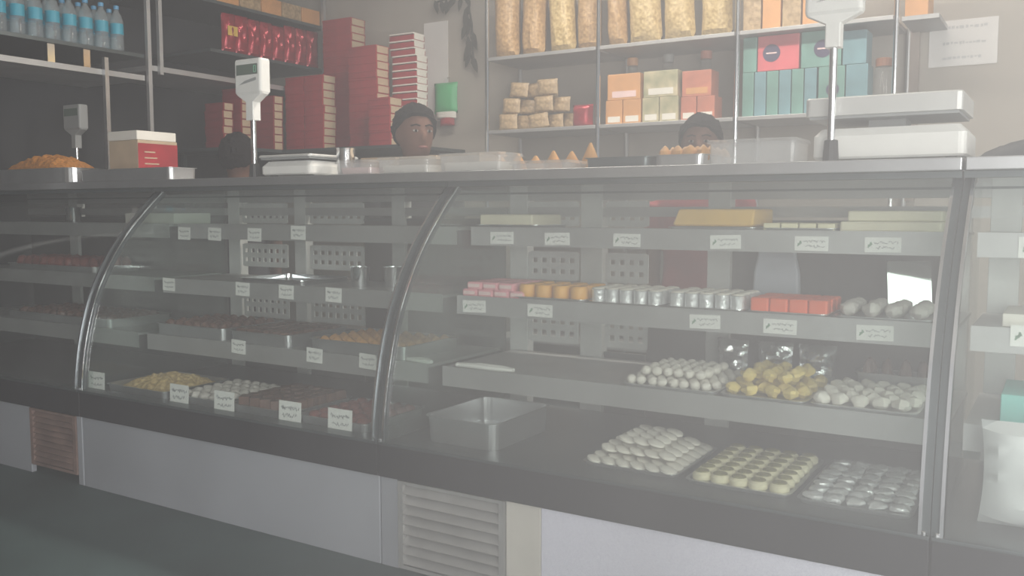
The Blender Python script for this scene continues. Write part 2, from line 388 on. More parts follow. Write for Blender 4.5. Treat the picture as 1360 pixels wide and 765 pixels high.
# ------------------------------------------------------------------ price tags
def lettering(seed, w, h, logo=True):
    r = random.Random(seed); mb = MB()
    x_start = -w/2 + (0.26*w if logo else 0.12*w)
    for row, zc in enumerate((h*0.16, -h*0.20)):
        x = x_start + (0.0 if row == 0 else 0.06*w); xe = w*0.40 - (0.0 if row == 0 else r.uniform(0.02, 0.12)*w)
        while x < xe:
            L = r.uniform(0.10, 0.22)*w; L = min(L, xe-x+0.01*w); px, pz = x, zc
            k = max(3, int(L/(0.025*w)))
            for i in range(k):
                nx_, nz_ = x + L*(i+1)/k, zc + r.uniform(-0.11, 0.11)*h
                d = Vector((nx_-px, 0, nz_-pz)); c = Vector(((nx_+px)/2, -0.0014, (nz_+pz)/2))
                R = Matrix.Rotation(-math.atan2(d.z, d.x), 3, 'Y')
                mb.obox(c, (d.length/2+0.0004, 0.0002, 0.0008), R); px, pz = nx_, nz_
            x += L + 0.03*w
    return mb
def logo_mb(w, h):
    mb = MB()
    for k, (a, L) in enumerate(((0.9, 0.11), (0.3, 0.08), (1.4, 0.08))):
        R = Matrix.Rotation(-a, 3, 'Y')
        mb.obox((-w*0.36 + 0.01*w*k, -0.0014, 0.04*h*(k-1)), (L*w*0.8, 0.0002, 0.0018), R)
    return mb
TAGS = []
for k in range(4):
    w, h = 0.096, 0.042
    t = thing('price_tag', '', 'price tag')
    MB().box(-w/2, w/2, -0.001, 0, -h/2, h/2).build('card', 'card', t)
    lettering(k+3, w, h).build('lettering', 'ink', t); logo_mb(w, h).build('emblem', 'ink_green', t)
    TAGS.append(Proto(t))
for k in range(2):                     # plain taller cards of the dim case
    w, h = 0.082, 0.056
    t = thing('price_tag', '', 'price tag'); MB().box(-w/2, w/2, -0.001, 0, -h/2, h/2).build('card', 'card', t)
    lettering(k+23, w, h, False).build('lettering', 'ink', t); TAGS.append(Proto(t))
def ptag(i, x, y, z, label, group, ry=0.0, rx=0.0, sc_=1.0):
    TAGS[i].put((x, y, z), (rx, ry, 0), label, group, (sc_,)*3)
for k, x in enumerate((-1.705, -1.483, -1.225, -0.896, -0.639, -0.444)):
    ptag(k % 4, x, 2.6985, 1.056, 'white card price tag on the top shelf of the bright case, %s from the left' % ORD[k+1], 'price tags on the top shelf', random.uniform(-0.03, 0.03))
for k, x in enumerate((-1.763, -1.498, -0.925, -0.70, -0.442)):
    ptag((k+1) % 4, x, 2.6085, 0.818, 'white card price tag on the middle shelf of the bright case, %s from the left' % ORD[k+1], 'price tags on the middle shelf', random.uniform(-0.03, 0.05))
for k, x in enumerate((-3.40, -3.198, -2.949, -2.693)):
    ptag(4+k % 2, x, 2.6985, 1.05 + (0.012 if k == 3 else 0), 'small card on the top shelf of the dim case, %s from the left' % ORD[k+1], 'cards on the dim top shelf', 0.03)
for k, x in enumerate((-3.40, -2.929, -2.676, -2.421)):
    ptag(4+k % 2, x, 2.6085, 0.826, 'small card on the middle shelf of the dim case, %s from the left' % ORD[k+1], 'cards on the dim middle shelf', 0.03)
for k, x in enumerate((-2.86, -2.44, -2.175)):
    ptag(4+k % 2, x, 2.5185, 0.60, 'small card on the lower shelf of the dim case, %s from the left' % ORD[k+1], 'cards on the dim lower shelf', 0.04)

# ------------------------------------------------------------------ sweets
def proto(name, cat, parts, smooth=True):
    """parts: list of (name, MB, material); the first is the thing itself"""
    nm, mb, m = parts[0]
    o = mb.build(name, m, smooth=smooth, origin=(0,0,0)); tag(o, None, cat)
    for nm, mb, m in parts[1:]: mb.build(nm, m, o, smooth=smooth)
    return Proto(o)
def disc_mb(r, h, n=14, e=0.25): return MB().lathe([(r*(1-e),0),(r,h*e),(r,h*(1-e)),(r*(1-e),h)], (0,0,0), n)
def grid(P, x0, x1, y0, y1, z, nx, ny, desc, where, group, jit=0.002, rz=None, tilt=0.0, sc_=None, stag=0.0):
    for j in range(ny):
        for i in range(nx):
            x = x0 + (x1-x0)*(i+0.5)/nx + random.uniform(-jit, jit) + stag*(x1-x0)/nx*(j % 2 - 0.5); y = y0 + (y1-y0)*(j+0.5)/ny + random.uniform(-jit, jit)
            rot = (tilt*random.uniform(-1,1), tilt*random.uniform(-1,1), random.uniform(0, 6) if rz is None else rz)
            lab = '%s %s, row %s from the glass, %s along' % (desc, where, ORDN[j+1], ORD[i+1])
            P.put((x, y, z), rot, lab, group, sc_)
ORDN = ['zero','one','two','three','four','five','six','seven','eight','nine','ten','eleven','twelve']

# lower deck of the bright case: empty tray, pyramid, pistachio tray, silver tray
DZ = 0.4055
tag(tray_mb(-1.765, -1.48, 2.305, 2.67, DZ, 0.085, r=0.035, flare=0.010).build('sweet_tray', 'steel', smooth=False), 'deep empty stainless tray on the deck of the bright case', 'tray')
tray('sweet_tray', 'flat steel tray under the heap of round white sweets', -1.20, -0.90, 2.33, 2.69, DZ, 0.012)
tray('sweet_tray', 'flat steel tray under the pistachio-topped sweets', -0.875, -0.585, 2.315, 2.72, DZ, 0.012)
tray('sweet_tray', 'flat steel tray of silver-leaf sweets beside the curved post', -0.57, -0.292, 2.305, 2.74, DZ, 0.012)
peda = proto('round_sweet', 'sweet', [('', disc_mb(0.026, 0.012), 'white_sweet')])
th = math.radians(15)
layers = [(6, 7, 0), (5, 5, 1), (3, 4, 2)]
for nx, ny, lv in layers:
    for j in range(ny):
        for i in range(nx):
            x = -1.05 + (i-(nx-1)/2)*0.0455; y = 2.505 + (j-(ny-1)/2)*0.0495
            z = DZ + 0.0035 + 0.0068 + lv*0.0262 
            peda.put((x, y, z), (random.uniform(-.02,.02), th, 0), 'round white milk sweet in the heap, layer %s, row %s from the glass, %s along' % (ORDN[lv+1], ORDN[j+1], ORD[i+1]), 'round white sweets in the heap')
pist = proto('pistachio_sweet', 'sweet', [('', disc_mb(0.0265, 0.026), 'cream_sweet'), ('topping', MB().lathe([(0.020,0.0262),(0.019,0.029),(0.010,0.0305)], (0,0,0), 12), 'pistachio')])
grid(pist, -0.862, -0.598, 2.33, 2.70, DZ+0.0035, 5, 7, 'cream sweet with green-brown topping', 'on the deck tray', 'pistachio-topped sweets')
def lump_mb(rx, ry, rz, seed, amp=0.25, nu=10, nv=7):
    mb = MB().ell((0,0,rz), (rx, ry, rz), nu, nv)
    mb.v = [tuple(Vector(p) * 1.0 + (Vector((p[0],p[1],p[2]-rz)) * amp*noise.noise(Vector(p)*60 + Vector((seed*3.1,seed,0))))) for p in mb.v]
    zmin = min(p[2] for p in mb.v); mb.v = [(p[0],p[1],p[2]-zmin) for p in mb.v]
    return mb
silv = proto('silver_leaf_sweet', 'sweet', [('', lump_mb(0.025, 0.026, 0.011, 2, 0.3), 'silver_leaf')])
grid(silv, -0.56, -0.302, 2.32, 2.725, DZ+0.0035, 5, 7, 'silver-leaf sweet', 'in the flat deck tray', 'silver-leaf sweets', tilt=0.1)

# lower shelf of the bright case
Z3 = 0.6105
tray('sweet_tray', 'thin steel plate of small white balls on the lower shelf', -1.17, -0.862, 2.535, 2.86, Z3, 0.010)
tray('sweet_tray', 'thin steel plate of yellow sweets on the lower shelf', -0.855, -0.603, 2.535, 2.86, Z3, 0.010)
tray('sweet_tray', 'thin steel plate of pale sweets beside the curved post, lower shelf', -0.596, -0.315, 2.535, 2.86, Z3, 0.010)
ball = proto('milk_ball', 'sweet', [('', lump_mb(0.0165, 0.0165, 0.0145, 1, 0.12), 'white_sweet')])
grid(ball, -1.155, -0.877, 2.55, 2.845, Z3+0.0035, 8, 8, 'small white milk ball', 'on the lower shelf', 'white milk balls, lower shelf', tilt=0.2, stag=0.45)
for j in range(6):
    for i in range(6):
        ball.put((-1.106+0.036*i+0.008*(j%2), 2.59+0.037*j, Z3+0.0325), (0.1, 0.1, i), 'small white milk ball on top of the others, row %s from the glass, %s along' % (ORDN[j+1], ORD[i+1]), 'white milk balls, upper layer')
yel = proto('yellow_sweet', 'sweet', [('', lump_mb(0.025, 0.021, 0.017, 4, 0.4), 'yellow_sweet')])
grid(yel, -0.845, -0.613, 2.55, 2.845, Z3+0.0035, 4, 6, 'yellow crumbly sweet', 'on the lower shelf', 'yellow crumbly sweets', tilt=0.25, stag=0.4)
for j in range(4):
    for i in range(3):
        yel.put((-0.790+0.058*i+0.010*(j%2), 2.61+0.056*j, Z3+0.042), (0.2, 0.1, i*2+j), 'yellow crumbly sweet on top of the others, row %s from the glass, %s along' % (ORDN[j+1], ORD[i+1]), 'yellow sweets, upper layer')
pale = proto('pale_sweet', 'sweet', [('', lump_mb(0.025, 0.022, 0.017, 9, 0.35), 'white_sweet')])
grid(pale, -0.585, -0.327, 2.55, 2.845, Z3+0.0035, 5, 6, 'pale lumpy sweet', 'beside the curved post, lower shelf', 'pale lumpy sweets', tilt=0.25, stag=0.4)
for k, (x, y) in enumerate(((-0.93, 2.90), (-0.79, 2.90), (-0.66, 2.91))):
    o = pouch_mb(0.115, 0.06, 0.12, k+40, wr=0.02).build('foil_pack', 'silver_foil', smooth=True, origin=(0,0,0)); o.location = (x, y, Z3); o.rotation_euler = (0.0, 0, 0.2*(k-1))
    tag(o, 'crumpled silver foil pack at the back of the lower shelf, %s from the left' % ORD[k+1], 'pack', 'foil packs')
brn = proto('brown_sweet', 'sweet', [('', lump_mb(0.024, 0.022, 0.016, 5, 0.2), 'brown_sweet')])
tray('sweet_tray', 'small steel plate of brown sweets at the back, lower shelf', -0.545, -0.315, 2.872, 2.975, Z3, 0.05)
grid(brn, -0.532, -0.328, 2.888, 2.960, Z3+0.004, 4, 2, 'brown sweet', 'on the small back plate', 'brown sweets on the back plate', sc_=(0.85,0.65,2.6))

# middle shelf of the bright case
Z2 = 0.8505
pink = proto('pink_packet', 'packet', [('', MB().loft([rr(0,0,0.030,0.032,0.008,z) for z in (0,0.003)] + [rr(0,0,0.0315,0.0335,0.008,z) for z in (0.006,0.020)] + [rr(0,0,0.028,0.030,0.008,0.0255)]), 'pink_wrap'), ('label_band', MB().box(-0.024, 0.024, -0.0345, 0.0345, 0.007, 0.019), 'pink_pale')])
for lv in range(2):
    for j in range(3):
        for i in range(4 - (lv and 0)):
            if lv and i == 3: continue
            pink.put((-1.80+0.0655*i+(0.02 if lv else 0), 2.665+0.075*j, Z2+0.0258*lv), (0,0,0), 'small pink wrapped sweet packet, %s layer, row %s from the glass, %s along' % ('upper' if lv else 'lower', ORDN[j+1], ORD[i+1]), 'pink wrapped packets')
amb = proto('amber_sweet', 'sweet', [('', disc_mb(0.031, 0.046, 16, 0.18), 'amber_sweet')])
grid(amb, -1.61, -1.345, 2.63, 2.83, Z2+0.0045, 4, 3, 'amber round sweet', 'on the middle shelf', 'amber sweets', jit=0.001)
tray('sweet_tray', 'thin steel plate of amber sweets on the middle shelf', -1.615, -1.34, 2.622, 2.84, Z2, 0.010)
cup = proto('silver_cup_sweet', 'sweet', [('', MB().lathe([(0.020,0),(0.0225,0.002),(0.0235,0.040),(0.0245,0.043),(0.0225,0.044)], (0,0,0), 14), 'silver_leaf'), ('topping', MB().lathe([(0.022,0.0442),(0.018,0.048),(0.006,0.050)], (0,0,0), 12), 'white_sweet')])
for g, (x0, x1, n) in enumerate(((-1.335, -1.075, 5), (-1.062, -0.81, 5))):
    tray('sweet_tray', 'thin steel plate of silver cups, %s of the two' % ('first' if g == 0 else 'second'), x0, x1, 2.622, 2.84, Z2, 0.008, m='chrome')
    grid(cup, x0+0.006, x1-0.006, 2.632, 2.83, Z2+0.0035, n, 4, 'silver cup sweet', 'on the %s silver plate' % ('first' if g == 0 else 'second'), 'silver cup sweets', jit=0.0008)
cor = proto('coral_sweet', 'sweet', [('', MB().loft([rr(0,0,0.0255,0.0255,0.006,0), rr(0,0,0.027,0.027,0.007,0.004), rr(0,0,0.027,0.027,0.007,0.038), rr(0,0,0.024,0.024,0.006,0.042)]), 'coral_sweet')], smooth=False)
tray('sweet_tray', 'thin steel plate of orange-red cubes on the middle shelf', -0.803, -0.57, 2.622, 2.84, Z2, 0.008)
grid(cor, -0.798, -0.575, 2.63, 2.832, Z2+0.0035, 4, 3, 'orange-red cube sweet', 'on the middle shelf', 'orange-red cube sweets', jit=0.0005, rz=0)
gre = proto('grey_sweet', 'sweet', [('', lump_mb(0.0255, 0.025, 0.020, 12, 0.25), 'grey_sweet')])
tray('sweet_tray', 'thin steel plate of grey speckled sweets on the middle shelf', -0.56, -0.30, 2.622, 2.84, Z2, 0.008)
grid(gre, -0.553, -0.307, 2.635, 2.83, Z2+0.0035, 4, 4, 'grey speckled sweet', 'on the middle shelf', 'grey speckled sweets', tilt=0.15)

# top shelf of the bright case
Z1 = 1.0905
tray('sweet_tray', 'polished flat tray added for the bright strip under the long cream block', -1.838, -1.57, 2.712, 2.96, Z1, 0.012, m='chrome')  # chrome tray added to give a bright reflected strip under the block
tag(MB().box(-1.82, -1.60, 2.73, 2.945, Z1+0.0035, Z1+0.048).build('sweet_slab', 'cream_slab', bevel=0.006), 'long cream block of sweet at the left end of the top shelf', 'sweet')
s = MB().loft([rr(-0.955, 2.85, 0.125, 0.105, 0.008, Z1+0.0125), rr(-0.955, 2.85, 0.13, 0.11, 0.008, Z1+0.018), rr(-0.95, 2.86, 0.125, 0.10, 0.008, Z1+0.062), rr(-0.95, 2.86, 0.12, 0.095, 0.008, Z1+0.066)])
tag(s.build('sweet_slab', 'gold_block'), 'golden yellow sweet block on the top shelf', 'sweet')
tray('sweet_tray', 'flat steel plate under the golden yellow block', -1.10, -0.81, 2.72, 2.975, Z1, 0.010)
tray('sweet_tray', 'flat steel plate of cut cream pieces on the top shelf', -0.80, -0.575, 2.72, 2.975, Z1, 0.010)
cut = proto('cut_sweet', 'sweet', [('', MB().loft([rr(0,0,0.024,0.017,0.003,0), rr(0,0,0.024,0.017,0.003,0.018), rr(0,0,0.022,0.015,0.003,0.020)]), 'cream_sweet')], smooth=False)
grid(cut, -0.793, -0.582, 2.73, 2.965, Z1+0.0035, 4, 6, 'cut cream piece', 'on the top shelf', 'cut cream pieces', jit=0.001, rz=0.08)
for lv, (x0, x1) in enumerate(((-0.568, -0.30), (-0.55, -0.30))):
    tag(MB().box(x0, x1, 2.73+0.015*lv, 2.97, Z1+0.0305*lv, Z1+0.030+0.0305*lv).build('sweet_slab', 'cream_slab', bevel=0.005), 'long pale cream slab on the top shelf, %s of the stacked pair' % ('lower' if lv == 0 else 'upper'), 'sweet', 'stacked cream slabs')

# ------------------------------------------------------------------ dim case contents
def sweet_tray(x0, x1, y0, y1, z, nx, ny, P, desc, where, h=0.03, zs=None):
    tray('sweet_tray', 'steel tray of %ss %s' % (desc, where), x0, x1, y0, y1, z, h)
    grid(P, x0+0.02, x1-0.02, y0+0.02, y1-0.02, z+0.0035, nx, ny, desc, where, '%ss %s' % (desc, where), sc_=zs)
redp = proto('red_sweet', 'sweet', [('', lump_mb(0.026, 0.024, 0.019, 8, 0.15), 'red_sweet')])
orp = proto('orange_ball', 'sweet', [('', lump_mb(0.026, 0.026, 0.022, 3, 0.15), 'orange_sweet')])
brd = proto('brown_diamond', 'sweet', [('', MB().loft([rr(0,0,0.026,0.020,0.003,0), rr(0,0,0.026,0.020,0.003,0.028)]), 'brown_sweet')], smooth=False)
sweet_tray(-3.42, -2.98, 2.54, 2.90, Z3, 7, 5, brn, 'brown sweet', 'by the dim case end, lower shelf', 0.05, (1.1,1.1,1.9))
sweet_tray(-2.95, -2.60, 2.54, 2.90, Z3, 5, 6, brd, 'brown block', 'in the dim case, lower shelf', 0.05, (1.0,1.0,1.9))
sweet_tray(-2.50, -2.02, 2.54, 2.90, Z3, 7, 6, orp, 'dull orange ball', 'in the dim case, lower shelf', 0.05, (1.0,1.0,1.2))
tray('sweet_tray', 'shiny flat steel tray in the dim case, middle shelf', -3.0, -2.62, 2.64, 2.94, Z2, 0.02, m='chrome')
cupm = MB().lathe([(0.030,0),(0.034,0.004),(0.038,0.075),(0.040,0.08),(0.036,0.08),(0.032,0.006)], (0,0,0), 18)
cupP = proto('steel_cup', 'cup', [('', cupm, 'chrome')])
cupP.put((-2.40, 2.74, Z2), None, 'steel cup in the dim case, middle shelf, beside the curved post')
cupP.put((-2.28, 2.80, Z2), None, 'steel cup in the dim case, middle shelf, nearest the column')
tray('sweet_tray', 'steel tray under yellow fried snack on the dim deck', -3.40, -3.02, 2.275, 2.62, DZ, 0.03)
def mound_mb(cx, cy, hx, hy, z, h, seed, nu=26, nv=18, rough=0.35):
    mb = MB(); vs = []
    for j in range(nv+1):
        for i in range(nu+1):
            u, v = -1+2*i/nu, -1+2*j/nv
            d = max(0, 1-(abs(u)**2.4)) * max(0, 1-abs(v)**2.4)
            e = noise.noise(Vector((u*7+seed, v*7, seed)))*rough
            vs.append((cx+u*hx, cy+v*hy, z + (h*d**0.6*(1+e) if d > 0 else 0)))
    n = nu+1; fs = [(j*n+i, j*n+i+1, (j+1)*n+i+1, (j+1)*n+i) for j in range(nv) for i in range(nu)]
    mb.add(vs, fs)
    k = len(mb.v); mb.add([(cx-hx,cy-hy,z-0.001),(cx+hx,cy-hy,z-0.001),(cx+hx,cy+hy,z-0.001),(cx-hx,cy+hy,z-0.001)], [(0,3,2,1)])
    return mb
tag(mound_mb(-3.21, 2.45, 0.165, 0.15, DZ+0.0045, 0.05, 3, nu=50, nv=36).build('fried_snack', 'snack_yellow'), 'yellow fried snack heaped in the dim deck tray', 'snack', kind='stuff')
sweet_tray(-2.98, -2.68, 2.275, 2.62, DZ, 5, 6, gre, 'grey sweet', 'on the dim deck', 0.03)
sweet_tray(-2.65, -2.33, 2.275, 2.62, DZ, 5, 6, brd, 'brown block', 'on the dim deck', 0.03)
sweet_tray(-2.30, -1.98, 2.275, 2.62, DZ, 5, 6, redp, 'red-brown sweet', 'on the dim deck', 0.03)
for k, (x, z, r) in enumerate(((-3.44, 0.442, 0), (-2.915, 0.442, 0), (-2.66, 0.442, 0), (-2.32, 0.442, 0), (-2.085, 0.442, 0))):
    ptag(4+k % 2, x, 2.268, 0.4055+0.0375, 'upright card on the deck of the dim case, %s from the left' % ORD[k+1], 'cards on the dim deck', 0.0, -0.05, 1.32)
tray('sweet_tray', 'steel tray of red sweets in the far left case', -4.75, -4.0, 2.64, 2.92, Z2, 0.03)
grid(redp, -4.72, -4.03, 2.66, 2.90, Z2+0.0035, 10, 4, 'red sweet', 'in the far left case', 'red sweets in the far left case', sc_=(1.15,1.05,1.8))
tray('sweet_tray', 'steel tray of brown sweets in the far left case', -4.60, -3.75, 2.54, 2.90, Z3, 0.04)
grid(brn, -4.57, -3.78, 2.57, 2.87, Z3+0.0035, 12, 4, 'brown sweet', 'in the far left case', 'brown sweets in the far left case', sc_=(1.2,1.2,1.6))
cupP.put((-4.37, 2.79, Z1), None, 'steel cup on the top shelf of the far left case')
for k, x in enumerate((-4.35, -3.88)):
    tag(MB().box(x, x+0.36, 2.74, 2.95, Z1 if k else Z1, Z1+0.05).build('carton', 'white_box', bevel=0.004), ('pale flat carton beside the steel cup, far left case' if k == 0 else 'pale flat carton by the curved post, far left case'), 'box') if k else None

# ------------------------------------------------------------------ far right case contents
for k, (z, yy) in enumerate(((1.056, 2.6985), (0.835, 2.6085))):
    ptag(k, -0.05 if k == 0 else -0.055, yy, z, 'large white card on the %s shelf of the far right case' % ('top' if k == 0 else 'middle'), None, 0, 0, 1.3)
tag(MB().box(-0.14, 0.10, 2.66, 2.90, 0.8505, 0.885).build('carton', 'white_box', bevel=0.003), 'flat white carton on the middle shelf, far right case', 'box')
o = pouch_mb(0.32, 0.15, 0.25, 61, wr=0.015).build('plastic_bag', 'white_bag', smooth=True, origin=(0,0,0)); o.location = (0.0, 2.405, DZ); o.rotation_euler = (0, 0, 0.06)
tag(o, 'bulging white plastic bag on the deck of the far right case', 'bag')
tag(MB().box(-0.13, 0.12, 2.56, 2.80, Z3, Z3+0.08).build('carton', 'teal_carton', bevel=0.003), 'flat teal carton on the lower shelf, far right case', 'box')

# ------------------------------------------------------------------ digital scales
SEG = {'0': 'abcdef', '1': 'bc', '7': 'abc'}
def digit(mb, ch, x, z, y, w, h):
    t = w*0.16
    S = {'a': (x, x+w, z+h-t, z+h), 'g': (x, x+w, z+h/2-t/2, z+h/2+t/2), 'd': (x, x+w, z, z+t), 'f': (x, x+t, z+h/2, z+h), 'b': (x+w-t, x+w, z+h/2, z+h), 'e': (x, x+t, z, z+h/2), 'c': (x+w-t, x+w, z, z+h/2)}
    for s in SEG[ch]: a = S[s]; mb.box(a[0], a[1], y-0.0006, y, a[2], a[3])
def scale(label, px, py, head, hw, hh, hy, pole_r, body=None, plate=None, foot=True, digits='0', hz0=None, mb_='white_plastic'):
    t = thing('weighing_scale', label, 'scale', (px, py, WT))
    if body:
        x0, x1, y0, y1, z0, z1 = body
        cx, cy, hx_, hy_ = (x0+x1)/2, (y0+y1)/2, (x1-x0)/2, (y1-y0)/2
        b = MB().loft([rr(cx,cy,hx_-0.006,hy_-0.006,0.02,z0+0.010), rr(cx,cy,hx_,hy_,0.02,z0+0.016), rr(cx,cy,hx_,hy_,0.02,z1-0.022), rr(cx,cy,hx_-0.018,hy_-0.02,0.018,z1)]).build('body', mb_, t)
        for sx in (-1, 1):
            for sy in (-1, 1): MB().lathe([(0.014,0),(0.016,0.010)], (cx+sx*(hx_-0.04), cy+sy*(hy_-0.04), z0), 10).build('foot', 'black_plastic', t)
        if plate:
            p0, p1, q0, q1, w0, w1 = plate
            MB().box((p0+p1)/2-0.05, (p0+p1)/2+0.05, cy-0.05, cy+0.05, z1, w0).build('load_column', 'grey_plastic', t)
            MB().box(p0+0.01, p1-0.01, q0+0.01, q1-0.01, w0, w0+0.008).build('platform_frame', 'grey_plastic', t)
            MB().loft([rr((p0+p1)/2,(q0+q1)/2,(p1-p0)/2,(q1-q0)/2,0.015,w0+0.0082), rr((p0+p1)/2,(q0+q1)/2,(p1-p0)/2,(q1-q0)/2,0.015,w1-0.004), rr((p0+p1)/2,(q0+q1)/2,(p1-p0)/2-0.004,(q1-q0)/2-0.004,0.013,w1)]).build('platform', 'plate_grey', t)
    z0h = head
    MB().tube([(px,py,WT+0.005),(px,py,z0h+0.02)], pole_r, 12).build('pole', 'chrome', t, smooth=True)
    MB().lathe([(pole_r*2.0,0),(pole_r*2.0,0.012),(pole_r*1.7,0.06),(pole_r*1.3,0.062)], (px,py,WT), 12).build('pole_socket', 'black_plastic', t)
    sw = pole_r*1.9
    MB().loft([rr(px,py,sw,sw,0.004,z0h), rr(px,py,sw,sw,0.004,z0h+hh*0.30), rr(px,py,hw*0.48,hy*0.75,0.01,z0h+hh*0.42), rr(px,py,hw*0.5,hy,0.012,z0h+hh*0.46), rr(px,py,hw*0.5,hy,0.012,z0h+hh*0.97), rr(px,py,hw*0.48,hy*0.9,0.012,z0h+hh)]).build('display_head', mb_, t)
    zc = z0h+hh*0.74; yf = py-hy
    sc_ = MB().box(px-hw*0.40, px+hw*0.40, yf-0.001, yf+0.0005, zc+hh*0.0, zc+hh*0.17).build('screen', 'lcd', t)
    if digits:
        d = MB(); 
        for k, ch in enumerate(digits): digit(d, ch, px+hw*0.26-k*hw*0.13, zc+hh*0.03, yf-0.0012, hw*0.09, hh*0.11)
        d.build('digit', 'lcd_digit', sc_)
    MB().loft([[(px-hw*0.30,yf-0.0008,zc-hh*0.16),(px+hw*0.34,yf-0.0008,zc-hh*0.10),(px+hw*0.34,yf-0.0008,zc-hh*0.05),(px-hw*0.1,yf-0.0008,zc-hh*0.10)],[(px-hw*0.30,yf,zc-hh*0.16),(px+hw*0.34,yf,zc-hh*0.10),(px+hw*0.34,yf,zc-hh*0.05),(px-hw*0.1,yf,zc-hh*0.10)]]).build('keypad', 'grey_plastic', t)
    return t
scale('large white bench scale with tall pole display beside the paper notice', -0.585, 2.665, 1.605, 0.155, 0.215, 0.026, 0.011, (-0.645,-0.245,2.70,2.99,WT,1.385), (-0.665,-0.255,2.69,3.0,1.412,1.472))
scale('white weighing scale with pole display before the stacked red boxes', -2.94, 2.70, 1.53, 0.155, 0.25, 0.03, 0.0115, (-2.885,-2.60,2.68,2.96,WT,1.355), (-2.89,-2.595,2.67,2.97,1.362,1.380))
scale('small grey pole scale behind the tray of orange snack', -4.60, 2.97, 1.49, 0.15, 0.23, 0.028, 0.010, (-4.75,-4.45,2.985,3.055,WT,1.33), None, digits='', mb_='grey_plastic')

# ------------------------------------------------------------------ things on the worktop
tray('serving_tray', 'long steel tray heaped with orange snack at the left end', -5.04, -4.10, 2.60, 2.92, WT, 0.072, r=0.06, rim=0.008)
tag(mound_mb(-4.50, 2.76, 0.25, 0.12, WT+0.06, 0.085, 5, nu=60, nv=30, rough=0.22).build('snack_heap', 'orange_snack'), 'heap of orange fried snack in the long steel tray', 'snack', kind='stuff')
tray('serving_tray', 'low steel tray with reddish rim below the cream carton', -4.03, -3.36, 2.60, 2.76, WT, 0.055)
for k in range(7):
    o = pouch_mb(0.075, 0.05, 0.04, k).build('small_packet', 'red_foil', smooth=True, origin=(0,0,0)); o.location = (-3.97+0.09*k, 2.68, WT+0.006)
    tag(o, 'small red packet in the low steel tray, %s from the left' % ORD[k+1], 'packet', 'small red packets')
b1 = thing('sweet_carton', 'cream carton with a red printed end, under the pale lid carton', 'box', (-3.91, 2.88, WT))
MB().box(-4.02, -3.80, 2.765, 2.99, WT, 1.49).build('body', 'cream_box', b1, bevel=0.003)
MB().box(-3.7998, -3.7985, 2.766, 2.989, WT+0.004, 1.475).build('printed_panel', 'red_box', b1)
mbx = MB()
for k in range(3): mbx.box(-3.7984, -3.7975, 2.80, 2.88-0.01*k, 1.375+0.028*k, 1.381+0.028*k)
mbx.build('lettering', 'cream_box', b1)
tag(MB().box(-4.025, -3.80, 2.762, 2.985, 1.4905, 1.535).build('sweet_carton', 'white_box', bevel=0.004), 'pale flat carton lying on the red-ended carton', 'box')
cupP.put((-2.52, 2.80, WT), None, 'steel cup on the worktop beside the middle scale', None, (1.0,1.0,1.45))
# clear plastic boxes
def clear_box(x0, x1, y0, y1, h, label, fill=None):
    t = thing('plastic_box', label, 'box', ((x0+x1)/2, (y0+y1)/2, WT))
    tray_mb(x0, x1, y0, y1, WT, h, r=0.012, t=0.002).build('tub', 'clear_plastic', t)
    MB().loft([rr((x0+x1)/2,(y0+y1)/2,(x1-x0)/2+0.002,(y1-y0)/2+0.002,0.012,WT+h+0.0005), rr((x0+x1)/2,(y0+y1)/2,(x1-x0)/2-0.004,(y1-y0)/2-0.004,0.012,WT+h+0.010)]).build('lid', 'clear_plastic', t)
    if fill: MB().loft([rr((x0+x1)/2,(y0+y1)/2,(x1-x0)/2-0.02,(y1-y0)/2-0.02,0.012,WT+0.004), rr((x0+x1)/2,(y0+y1)/2,(x1-x0)/2-0.016,(y1-y0)/2-0.016,0.012,WT+h*0.6)]).build('filling', fill, t)
clear_box(-2.42, -2.235, 2.62, 2.76, 0.045, 'clear plastic box of pale sweets next to the steel cup', 'pink_pale')
clear_box(-2.215, -1.97, 2.62, 2.76, 0.050, 'clear plastic box with a white edge, second from the steel cup', 'white_sweet')
clear_box(-1.93, -1.66, 2.62, 2.78, 0.055, 'clear plastic box before the row of orange cones', 'white_sweet')
clear_box(-1.63, -1.40, 2.62, 2.78, 0.020, 'shallow clear plastic box before the row of orange cones')
clear_box(-0.935, -0.67, 2.62, 2.80, 0.062, 'clear plastic box left of the large white scale', None)
for k in range(3):
    tag(MB().box(-2.46+0.20*k, -2.28+0.20*k, 2.82, 2.98, WT, WT+0.075).build('sweet_carton', 'cream_box', bevel=0.003), 'low tan carton behind the plastic boxes, %s from the left' % ORD[k+1], 'box', 'low tan cartons')
cone = proto('orange_cone', 'snack', [('', MB().lathe([(0.034,0),(0.036,0.004),(0.030,0.045),(0.014,0.085),(0.004,0.108)], (0,0,0), 14), 'orange_sweet')])
for k in range(6):
    cone.put((-1.835+0.075*k, 2.90, WT+0.0005), (0, 0, k), 'orange cone-shaped snack on the worktop, %s from the left' % ORD[k+1], 'orange cones on the worktop', (1, 1, (0.62, 0.68, 0.6, 0.74, 0.7, 0.95)[k]))
tray('serving_tray', 'dark shallow tray on the worktop before the person in red', -1.37, -1.13, 2.66, 2.92, WT, 0.035, m='grey_frame')
tray('serving_tray', 'shallow steel tray of red-orange sweets on the worktop', -1.12, -0.945, 2.64, 2.94, WT, 0.035)
for j in range(4):
    for i in range(4):
        orp.put((-1.094+0.042*i, 2.69+0.065*j, WT+0.0035), (0,0,i), 'red-orange sweet in the worktop tray, row %s from the glass, %s along' % (ORDN[j+1], ORD[i+1]), 'red-orange sweets on the worktop', (0.75, 0.95, 1.35))
o = mound_mb(-0.02, 2.83, 0.20, 0.17, WT, 0.055, 11, rough=0.25).build('cloth_bag', 'black_bag', smooth=True)
tag(o, 'slumped black cloth bag on the far right worktop', 'bag')

